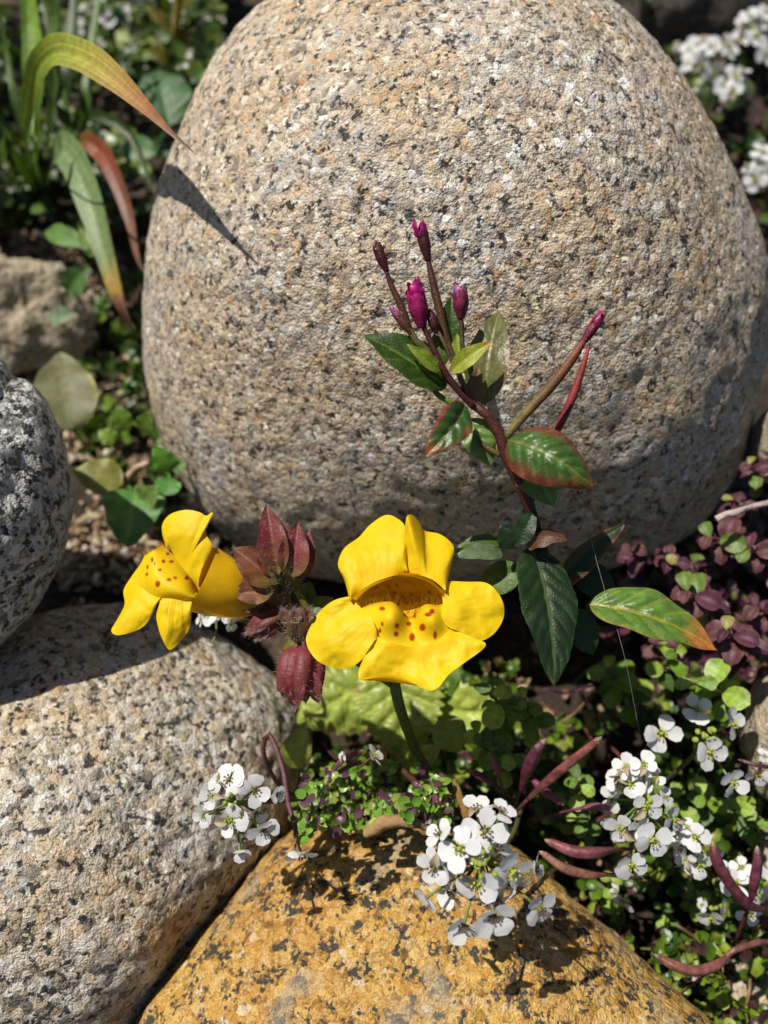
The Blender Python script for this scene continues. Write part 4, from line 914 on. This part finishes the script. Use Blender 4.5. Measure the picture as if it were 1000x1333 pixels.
# ------------------------------------------------------------------ broad-leaved seedlings on the left
def seedling(label, base, leaves, cat='seedling', nm='seedling'):
    root = thing(nm, label, cat, base)
    for (A, B, wd, colr, kw) in leaves:
        A = P(*A); B = P(*B)
        leaf(root, A, B, wd, colr, **kw)
        tube(root, [base, (base + A) / 2 + np.array([0, 0, .2]), A + (B - A) * .05], [.05, .04, .035], colr * .8, colr, name='petiole', seg=6)
    return root
seedling('dull olive heart-shaped leaf with a yellow edge above the grey stone', AZ(118, 590, .4), [((92, 560, 19.8), (78, 458, 20.6), 1.55, C(.15, .15, .055), dict(shape='ovate', edge=C(.36, .36, .02), edge_w=1.0, bend=.06, fold=.1))])
seedling('dark green heart-shaped leaf with a torn lobe left of the yellow bloom', AZ(165, 640, .4), [((178, 640, 18.6), (165, 712, 18.0), 1.45, C(.10, .26, .05), dict(shape='heart', bend=.08, fold=.2, vein=C(.2, .38, .1))), ((184, 655, 18.5), (207, 634, 18.2), .6, C(.16, .26, .06), dict(shape='ovate', bend=.1))])
seedling('flat olive leaf with a yellow lower edge right of the grey stone', AZ(140, 620, .3), [((160, 630, 19.0), (95, 612, 18.8), .95, C(.22, .22, .04), dict(shape='ovate', edge=C(.5, .45, .02), edge_w=1.05, bend=.04, n=-Fv + Uv * .5))])
seedling('pair of fresh green leaves at the lower left foot of the boulder', AZ(222, 625, .3), [((222, 615, 18.6), (200, 580, 18.3), .55, C(.12, .30, .03), dict(shape='ovate')), ((222, 622, 18.5), (214, 645, 18.2), .6, C(.1, .26, .05), dict(shape='round')), ((224, 612, 18.6), (240, 600, 18.6), .4, C(.1, .2, .03), dict(shape='round'))])
seedling('single green leaf with a folded edge above the sandy litter', AZ(100, 385, .3), [((88, 380, 23.2), (116, 345, 22.8), .75, C(.10, .20, .05), dict(shape='ovate', fold=.3))])
seedling('narrow bright green leaf below the striped grass blade', AZ(118, 335, .3), [((60, 300, 23.5), (118, 325, 22.5), .65, C(.11, .22, .04), dict(shape='lance', bend=.08)), ((120, 335, 22.6), (106, 290, 22.8), .45, C(.14, .22, .03), dict(shape='lance'))])
seedling('small blue-green leaf on the litter right of the sandy stone', AZ(80, 415, .3), [((66, 412, 23), (98, 412, 22.6), .55, C(.16, .24, .13), dict(shape='ovate'))])
seedling('large ribbed dark green leaf touching the upper left boulder edge', AZ(220, 170, .3), [((222, 165, 26.5), (205, 92, 27.5), 1.9, C(.06, .14, .05), dict(shape='ovate', veins=7, relief=.12, vein=C(.16, .26, .12), nu=36, nv=19)), ((205, 200, 25), (158, 190, 25.5), .8, C(.07, .18, .05), dict(shape='lance'))])
seedling('green leaves in the gap between olive leaf and boulder', AZ(170, 555, .3), [((165, 560, 19.8), (150, 530, 19.6), .5, C(.13, .24, .03), dict(shape='round')), ((150, 575, 19.7), (128, 560, 19.6), .45, C(.2, .3, .04), dict(shape='ovate')), ((185, 560, 19.6), (196, 535, 19.4), .45, C(.12, .2, .03), dict(shape='ovate'))])
seedling('yellow-green leafy shoot at the top left behind the grass', AZ(190, 80, .3), [((190, 75, 33), (150, 40, 33), 1.0, C(.2, .26, .03), dict(shape='lance')), ((190, 75, 33), (240, 70, 33), .9, C(.18, .2, .04), dict(shape='lance')), ((190, 70, 33), (205, 30, 33), .8, C(.25, .25, .03), dict(shape='lance')), ((178, 60, 33), (215, 88, 32), .8, C(.16, .24, .05), dict(shape='lance'))])

# ------------------------------------------------------------------ creeping sprigs with separate leaves
def leaf_mesh(colr, edge, shape, width, cup, bend, nm='leaf'):
    p, f, u, v = disc_leaf(9, 7, shape, cup=cup, width=width, bend=bend)
    return mesh_data(nm, p, f, M_dull if colr[0] > colr[1] * 1.5 else M_gloss, leaf_col(u, v, colr, edge, edge_w=.85, vein=colr * 1.3, seed=random.random() * 9))
GREENS = [leaf_mesh(C(*c_), C(*e_), s_, w_, cp, b_) for c_, e_, s_, w_, cp, b_ in (
    ((.14, .25, .02), (.22, .28, .04), 'obov', .7, .2, .06), ((.10, .19, .02), (.18, .25, .03), 'round', .8, .25, .08), ((.25, .38, .05), (.35, .36, .1), 'obov', .75, .15, .1), ((.06, .13, .02), (.1, .15, .03), 'ovate', .7, .2, .05))]
PURPS = [leaf_mesh(C(*c_), C(*e_), s_, w_, cp, b_) for c_, e_, s_, w_, cp, b_ in (
    ((.085, .024, .042), (.14, .05, .07), 'obov', .75, .5, .16), ((.11, .04, .045), (.2, .09, .09), 'round', .8, .45, .2), ((.06, .014, .032), (.12, .04, .06), 'ovate', .65, .5, .2), ((.24, .24, .06), (.28, .1, .12), 'obov', .8, .2, .1), ((.12, .2, .03), (.2, .1, .06), 'obov', .75, .3, .15))]
def sprig(label, name, a, b, n, size, meshes, stemc, group, wts=None):
    A = P(*a); B = P(*b)
    root = thing(name, label, 'creeping plant', A, group)
    mid = (A + B) / 2 + np.array([0, 0, .15])
    q = cr([A, mid, B], n + 1)
    vs, f, u, _ = tube_geo([A, mid, B], [.05, .045, .03], seg=6); mk('stem', vs, f, M_stem, root, stemc)
    ax = nrm(B - A)
    e = nrm(np.cross(ax, Uv + np.array([.01, 0, 0]))); g_ = np.cross(ax, e)
    base = np.array(A)
    for i in range(1, n + 1):
        for sgn in (0, math.pi):
            ang = i * 1.571 + sgn + random.uniform(-.3, .3)
            rd = e * math.cos(ang) + g_ * math.sin(ang)
            d = nrm(rd + ax * random.uniform(.2, .6) + (ax * .8 if i == n else 0)); nn = ax + np.array([0, 0, .5]) + RNG.normal(0, .15, 3)
            m_ = random.choices(meshes, wts)[0]
            inst('leaf', m_, root, frame_mat(q[i] - base, nn, xdir=d, scale=size * random.uniform(.75, 1.15) * (.7 if i == n else 1)))
    return root
gG = 'green creeping sprigs between the rocks'; gP = 'purple creeping succulent sprigs beside the boulder'
for lab, a, b, n, sz in (
    ('leafy green sprig just right of the yellow lower petal', (660, 945, 15.4), (640, 902, 14.4), 4, .5),
    ('pale green sprig between the crinkled leaf and the plum pod', (640, 1000, 15.2), (622, 955, 14.2), 5, .4),
    ('green sprig under the tip of the drooping dark leaf', (700, 960, 15.6), (682, 910, 14.6), 5, .38),
    ('green sprig left of the broad plum pod', (655, 1010, 15.2), (658, 968, 14.3), 4, .38),
    ('green sprig right of the long straight pod', (765, 1060, 16.0), (748, 1012, 15.0), 5, .34),
    ('green sprig below the pinkish pod', (770, 1090, 16.0), (752, 1065, 15.2), 4, .34),
    ('bright green leaves left above the tan stone', (960, 915, 15.8), (905, 890, 15.0), 4, .6),
    ('dim green leaves in the dark hollow right of the drooping leaf', (830, 930, 17.6), (790, 870, 16.8), 5, .6),
    ('green sprig below the four open blossoms', (925, 1075, 17.0), (915, 1035, 16.0), 5, .48),
    ('green sprig beside the dense white spike on its right', (890, 1070, 16.8), (868, 1030, 16.0), 4, .42),
    ('yellow-green sprig below the curved plum pod', (905, 1195, 16.8), (900, 1160, 15.8), 5, .3),
    ('green sprig in front of the tan stone at the right edge', (990, 1090, 16.6), (965, 1052, 15.8), 4, .42),
    ('green sprig beside the lower edge of the golden rock', (870, 1215, 17.0), (862, 1180, 16.2), 4, .32),
    ('tiny leaved green sprig above the brown twig', (470, 1070, 15.4), (462, 1040, 14.8), 5, .26),
    ('tiny leaved green sprig beside the left blossom cluster', (395, 1075, 15.0), (388, 1045, 14.4), 4, .3),
    ('small green sprig behind the drooping white blossom', (420, 1075, 15.4), (425, 1045, 14.8), 4, .28),
    ('green sprig right of the golden rock near the single blossom', (780, 1175, 16.4), (795, 1145, 15.6), 4, .32),
    ('green sprig beside the red tipped leaf', (850, 880, 16.4), (880, 850, 15.8), 4, .5)):
    sprig(lab, 'creeper_sprig', a, b, n, sz, GREENS, C(.10, .09, .03), gG)
for lab, a, b, n, sz in (
    ('purple sprig directly behind the red tipped leaf', (920, 800, 16.2), (895, 770, 15.4), 4, .75),
    ('purple sprig at the foot of the boulder right of the willowherb', (830, 745, 17.0), (822, 715, 16.2), 3, .55),
    ('curled purple sprig beneath the pale twig', (960, 720, 16.8), (925, 700, 16.0), 4, .7),
    ('violet sprig above the pale twig at the right edge', (990, 640, 17.6), (975, 605, 17.0), 4, .55),
    ('violet sprig tucked against the boulder left of the twig', (960, 680, 17.4), (955, 650, 16.8), 3, .6),
    ('broad wine-purple sprig at the right edge below the twig', (1000, 740, 16.6), (975, 715, 15.8), 4, .65),
    ('yellow and purple sprig left of the curled purple one', (880, 745, 16.8), (866, 722, 16.2), 3, .55),
    ('purple sprig right of the red leaf tip', (970, 860, 15.8), (945, 820, 15.0), 4, .75),
    ('purple and yellow sprig below the red tipped leaf', (860, 870, 16.8), (862, 838, 16.2), 3, .55),
    ('dusky purple sprig at the right edge above the green leaves', (1010, 820, 16.4), (985, 790, 15.6), 4, .6),
    ('dark purple sprig between the red leaf and the boulder', (895, 760, 17.2), (915, 735, 16.6), 3, .6)):
    sprig(lab, 'purple_creeper', a, b, n + 1, sz * .72, PURPS, C(.10, .03, .04), gP, [3, 3, 2, 1.2, 1])

# ------------------------------------------------------------------ small matted leaves, litter (stuff)
def inside(poly, x, y):
    c = np.zeros(len(x), bool); n = len(poly); j = n - 1
    for i in range(n):
        xi, yi = poly[i]; xj, yj = poly[j]
        c ^= ((yi > y) != (yj > y)) & (x < (xj - xi) * (y - yi) / (yj - yi + 1e-9) + xi); j = i
    return c
def scatter(name, polys, n, zr, size, cols, tilt=.5, shape=(1.0, .85), cup=.15, mat=None, chip=False, margin=.06, zpow=1.0, clump=.6, hollows=()):
    polys = polys
    pts = []
    xs = [p[0] for q in polys for p in q]; ys = [p[1] for q in polys for p in q]
    tries = 0
    while len(pts) < n and tries < 40:
        X = RNG.uniform(min(xs), max(xs), n * 2); Y = RNG.uniform(min(ys), max(ys), n * 2)
        ok = np.zeros(len(X), bool)
        for q in polys: ok |= inside(q, X, Y)
        nz = vnoise(np.stack([X * .02, Y * .02, X * 0], 1), 1.0, 3)
        pr = np.clip(.5 + clump * nz * 2, .02, 1)
        for hx, hy, hr in hollows: pr = pr * (1 - .97 * np.exp(-(((X - hx) ** 2 + (Y - hy) ** 2) / hr ** 2) ** 1.5))
        ok &= RNG.random(len(X)) < pr
        for x_, y_ in zip(X[ok], Y[ok]):
            t = RNG.random() ** zpow; h = .5 + .5 * vnoise(np.array([[x_ * .012, y_ * .012, 3.3]]), 1.0, 2)[0]
            z = zr[0] + (zr[1] * (.45 + .75 * h) - zr[0]) * t
            p = AZ(x_, y_, z)
            if clear_of_rocks(p, margin): pts.append((*p, t))
            if len(pts) >= n: break
        tries += 1
    if not pts: return
    Q = np.array(pts); pos = Q[:, :3]; m = len(pos)
    if not chip:   # leaves sit in whorls of five round a shoot
        g5 = 5; m = m // g5 * g5; cen = np.repeat(pos[::g5][:m // g5], g5, 0)
        ax = np.array([-.1, -.3, 1.0]) + RNG.normal(0, tilt * .8, (m // g5, 3)); ax /= np.linalg.norm(ax, axis=1)[:, None]; ax = np.repeat(ax, g5, 0)
        an_ = np.tile(np.arange(g5) * 2 * np.pi / g5, m // g5) + np.repeat(RNG.uniform(0, 6.28, m // g5), g5) + RNG.normal(0, .25, m)
        e1 = np.cross(ax, [.3, .8, .1]); e1 /= np.linalg.norm(e1, axis=1)[:, None]; e2 = np.cross(ax, e1)
        rad = e1 * np.cos(an_)[:, None] + e2 * np.sin(an_)[:, None]
        ss = np.repeat(RNG.uniform(size[0], size[1], m // g5), g5) * RNG.uniform(.7, 1.2, m)
        lay = np.tile(RNG.permutation(g5), m // g5) / g5
        pos = cen + rad * (ss * 1.05)[:, None] + ax * ((lay - .6) * 1.2 * ss)[:, None]
        nn = ax - rad * RNG.uniform(-.25, .8, m)[:, None] + RNG.normal(0, .2, (m, 3))
        xx = rad.copy()
    else:
        nn = np.array([-.1, -.25, 1.0]) + RNG.normal(0, tilt, (m, 3)); xx = RNG.normal(0, 1, (m, 3))
    nn /= np.linalg.norm(nn, axis=1)[:, None]
    xx -= nn * (xx * nn).sum(1)[:, None]; xx /= np.linalg.norm(xx, axis=1)[:, None]; yy = np.cross(nn, xx)
    s = RNG.uniform(size[0], size[1], m) if chip else ss
    if chip:
        v_, f_ = ico(1); v_ = v_ * np.array([1, .55, .4]); tpl = v_; tf3 = np.array(f_)
    else:
        k = 8; an = np.linspace(0, 2 * np.pi, k, endpoint=False)
        ring = np.stack([np.cos(an) * shape[0], np.sin(an) * shape[1] * (1 - .12 * np.cos(an)), np.full(k, cup)], 1); r2 = ring * (.55, .55, .12)
        tpl = np.vstack([[0, 0, 0], r2, ring])
        tf3 = [(0, 1 + i, 1 + (i + 1) % k) for i in range(k)]
        for i in range(k): j = (i + 1) % k; tf3 += [(1 + i, 1 + k + i, 1 + k + j), (1 + i, 1 + k + j, 1 + j)]
        tf3 = np.array(tf3)
    T = tpl[None] * s[:, None, None]
    if chip: T = T * RNG.uniform(.5, 1.3, (m, 1, 3)) * (1 + RNG.normal(0, .13, (m, len(tpl), 1)))
    else:
        # one-sided fold gives each leaf its own cup
        T[:, :, 2] += (T[:, :, 0] ** 2) / s[:, None] * RNG.uniform(-.5, .35, (m, 1))
    W = pos[:, None] + T[..., 0:1] * xx[:, None] + T[..., 1:2] * yy[:, None] + T[..., 2:3] * nn[:, None]
    Fc = (tf3[None] + (np.arange(m) * len(tpl))[:, None, None]).reshape(-1, 3)
    ci = RNG.integers(0, len(cols), m); cc_ = np.array(cols)[ci] * RNG.uniform(.65, 1.35, (m, 1))
    o = mk(name, W.reshape(-1, 3), Fc, mat or M_cover, None, np.repeat(cc_, len(tpl), 0), smooth=not chip)
    tag(o, kind='stuff'); return o
GC = [C(.10, .18, .014), C(.06, .12, .012), C(.22, .29, .025), C(.035, .08, .01), C(.24, .28, .05), C(.09, .04, .04)]
centre = [(400, 990), (470, 960), (540, 900), (640, 860), (770, 820), (860, 860), (1000, 860), (1080, 900), (1080, 1400), (960, 1400), (900, 1310), (760, 1180), (690, 1125), (560, 1068), (420, 1078), (390, 1100)]
t_ = scatter('ground_cover', [centre], 6500, (.4, 3.2), (.07, .16), GC, clump=1.15, hollows=[(470, 920, 70), (530, 930, 60), (610, 930, 45), (800, 860, 90), (760, 900, 60), (690, 880, 50), (740, 820, 60), (800, 790, 40), (770, 1130, 50), (880, 1000, 30), (880, 1150, 30)])
tag(t_, 'mat of small round green leaves filling the gaps between the rocks', 'ground cover')
t_ = scatter('ground_cover', [[(400, 1000), (560, 990), (600, 1060), (560, 1072), (430, 1080), (390, 1095)]], 2000, (2.0, 7.3), (.05, .11), [C(.2, .34, .04), C(.13, .28, .03), C(.12, .05, .08), C(.3, .38, .08)], clump=.5)
tag(t_, 'tiny bead-like green and violet leaves above the brown twig', 'ground cover')
t_ = scatter('ground_cover', [[(760, 760), (830, 700), (880, 710), (960, 610), (1080, 560), (1080, 880), (900, 880), (800, 830)]], 4200, (.4, 3.6), (.08, .2), [C(.12, .038, .06), C(.16, .065, .08), C(.06, .016, .035), C(.15, .15, .04), C(.14, .08, .08)], clump=1.0)
tag(t_, 'mat of small purple succulent leaves beside the boulder', 'ground cover')
t_ = scatter('ground_cover', [[(-120, -80), (330, -80), (280, 60), (225, 170), (190, 280), (175, 330), (60, 290), (-120, 280)]], 5600, (.4, 5.2), (.14, .38), [C(.05, .10, .012), C(.08, .15, .02), C(.03, .06, .01), C(.16, .20, .03), C(.12, .14, .08)], tilt=.6, clump=1.0, hollows=[(180, 150, 70), (20, 150, 50), (60, 250, 60), (150, 290, 50)])
tag(t_, 'dark leafy weeds behind the grass clump', 'ground cover')
t_ = scatter('ground_cover', [[(780, -100), (1120, -100), (1120, 430), (1000, 400), (950, 190), (880, 80)]], 3000, (.4, 5.0), (.12, .36), [C(.04, .08, .012), C(.07, .12, .02), C(.02, .05, .01), C(.11, .14, .03), C(.1, .05, .05)], tilt=.6, clump=1.3, hollows=[(880, 20, 70), (970, 160, 45)])
tag(t_, 'dark leafy weeds behind the right side of the boulder', 'ground cover')
t_ = scatter('ground_cover', [[(100, 420), (190, 330), (200, 520), (290, 690), (230, 700), (110, 590)]], 520, (.4, 1.6), (.1, .28), [C(.05, .11, .014), C(.03, .07, .01), C(.12, .2, .02), C(.09, .08, .03)], tilt=.5, clump=.9)
tag(t_, 'scattered small leaves on the litter left of the boulder', 'ground cover')
t_ = scatter('ground_cover', [[(1070, 380), (1700, 300), (1700, 1500), (960, 1500), (960, 1400), (1080, 1390)], [(-120, 900), (-700, 900), (-700, -80), (-110, -80)], [(180, -70), (1150, -70), (1500, -260), (-200, -260)]], 7000, (.3, 3.0), (.12, .3), GC, clump=.8)
tag(t_, 'green creeping cover spreading away round the group of rocks', 'ground cover')
left = [(-100, 300), (120, 300), (200, 360), (215, 560), (290, 700), (230, 780), (80, 800), (60, 520), (-100, 460)]
t_ = scatter('leaf_litter', [left], 3400, (.3, 1.0), (.05, .24), [C(.50, .40, .27), C(.30, .20, .12), C(.14, .08, .045), C(.44, .33, .21), C(.58, .51, .41)], tilt=.7, mat=M_dry, chip=True, clump=.9)
tag(t_, 'tan bark chips and dry bits on the soil', 'leaf litter')
t_ = scatter('leaf_litter', [centre, [(760, -60), (1100, -60), (1100, 900), (960, 640), (1010, 400), (950, 180)]], 900, (.3, 1.2), (.08, .25), [C(.3, .2, .12), C(.12, .07, .04), C(.1, .03, .04), C(.4, .3, .2)], tilt=.7, mat=M_dry, chip=True, clump=.6)
tag(t_, 'brown bits under the creeping plants', 'leaf litter')

rp = []
for k in range(90):
    x0, y0 = random.uniform(420, 1000), random.uniform(880, 1300); z0 = random.uniform(.8, 2.6); a = random.uniform(0, 6.28)
    pts_ = [AZ(x0 + math.cos(a) * 28 * j + random.uniform(-9, 9), y0 + math.sin(a) * 22 * j + random.uniform(-9, 9), z0 + random.uniform(-.25, .35)) for j in range(4)]
    if all(clear_of_rocks(q_, .08) for q_ in pts_):
        v_, f_, _, _ = tube_geo(pts_, [.03, .035, .03, .02], seg=5, n=12); rp.append((v_, f_, random.choice([C(.14, .04, .03), C(.2, .13, .06), C(.1, .03, .05), C(.13, .16, .04)])))
vv, ff, cc_ = join(rp); t_ = mk('runners', vv, ff, M_stem, None, cc_); tag(t_, 'tangled brown and reddish runners among the small leaves', 'ground cover', kind='stuff')
# ------------------------------------------------------------------ twigs and thread
def twig(label, pts, rr, c0, c1):
    vs, f, u, a = tube_geo([P(*q) for q in pts], rr, seg=12, n=40)
    vs = vs + .45 * max(rr) * np.stack([vnoise(vs + k * 7, 5, 3) for k in range(3)], 1)
    o = mk('twig', vs, f, M_dry, None, np.outer(1 - u, c0) + np.outer(u, c1)); tag(o, label, 'twig')
twig('pale straw twig across the purple creeper near the right edge', [(932, 676, 15.4), (965, 664, 15.4), (1010, 652, 15.6)], [.07, .055, .05], C(.45, .36, .33), C(.4, .3, .28))
twig('arched brown twig along the upper edge of the golden rock', [(478, 1084, 13.7), (500, 1072, 13.5), (530, 1070, 13.4), (565, 1080, 13.5)], [.09, .12, .10, .05], C(.36, .22, .10), C(.30, .19, .10))
twig('thin olive stalk pointing up behind the large white cluster', [(608, 1062, 13.4), (600, 1040, 13.5), (592, 1015, 13.7)], [.08, .065, .05], C(.22, .11, .03), C(.14, .12, .04))
twig('dark red runner under the crinkled leaves', [(520, 1000, 15.2), (555, 1030, 14.9), (600, 1060, 14.6), (640, 1085, 14.8)], [.06, .065, .06, .05], C(.07, .025, .015), C(.06, .02, .015))
twig('short dry stick between the striped grass blade and the boulder', [(168, 398, 21.4), (184, 372, 21.2)], [.07, .06], C(.35, .24, .15), C(.3, .2, .14))
twig('tan stick on the litter above the heart-shaped dark leaf', [(150, 648, 19.6), (172, 615, 19.2), (194, 602, 19.0)], [.1, .09, .07], C(.4, .28, .17), C(.42, .3, .2))
th = tube_geo([P(765, 685, 13.6), P(785, 760, 13.2), P(812, 850, 13.0), P(832, 950, 13.3)], [.003] * 4, seg=4)
o = mk('spider_thread', th[0], th[1], M_hair, None, C(.5, .5, .5)); tag(o, 'fine spider thread hanging beside the willowherb leaves', 'spider thread')
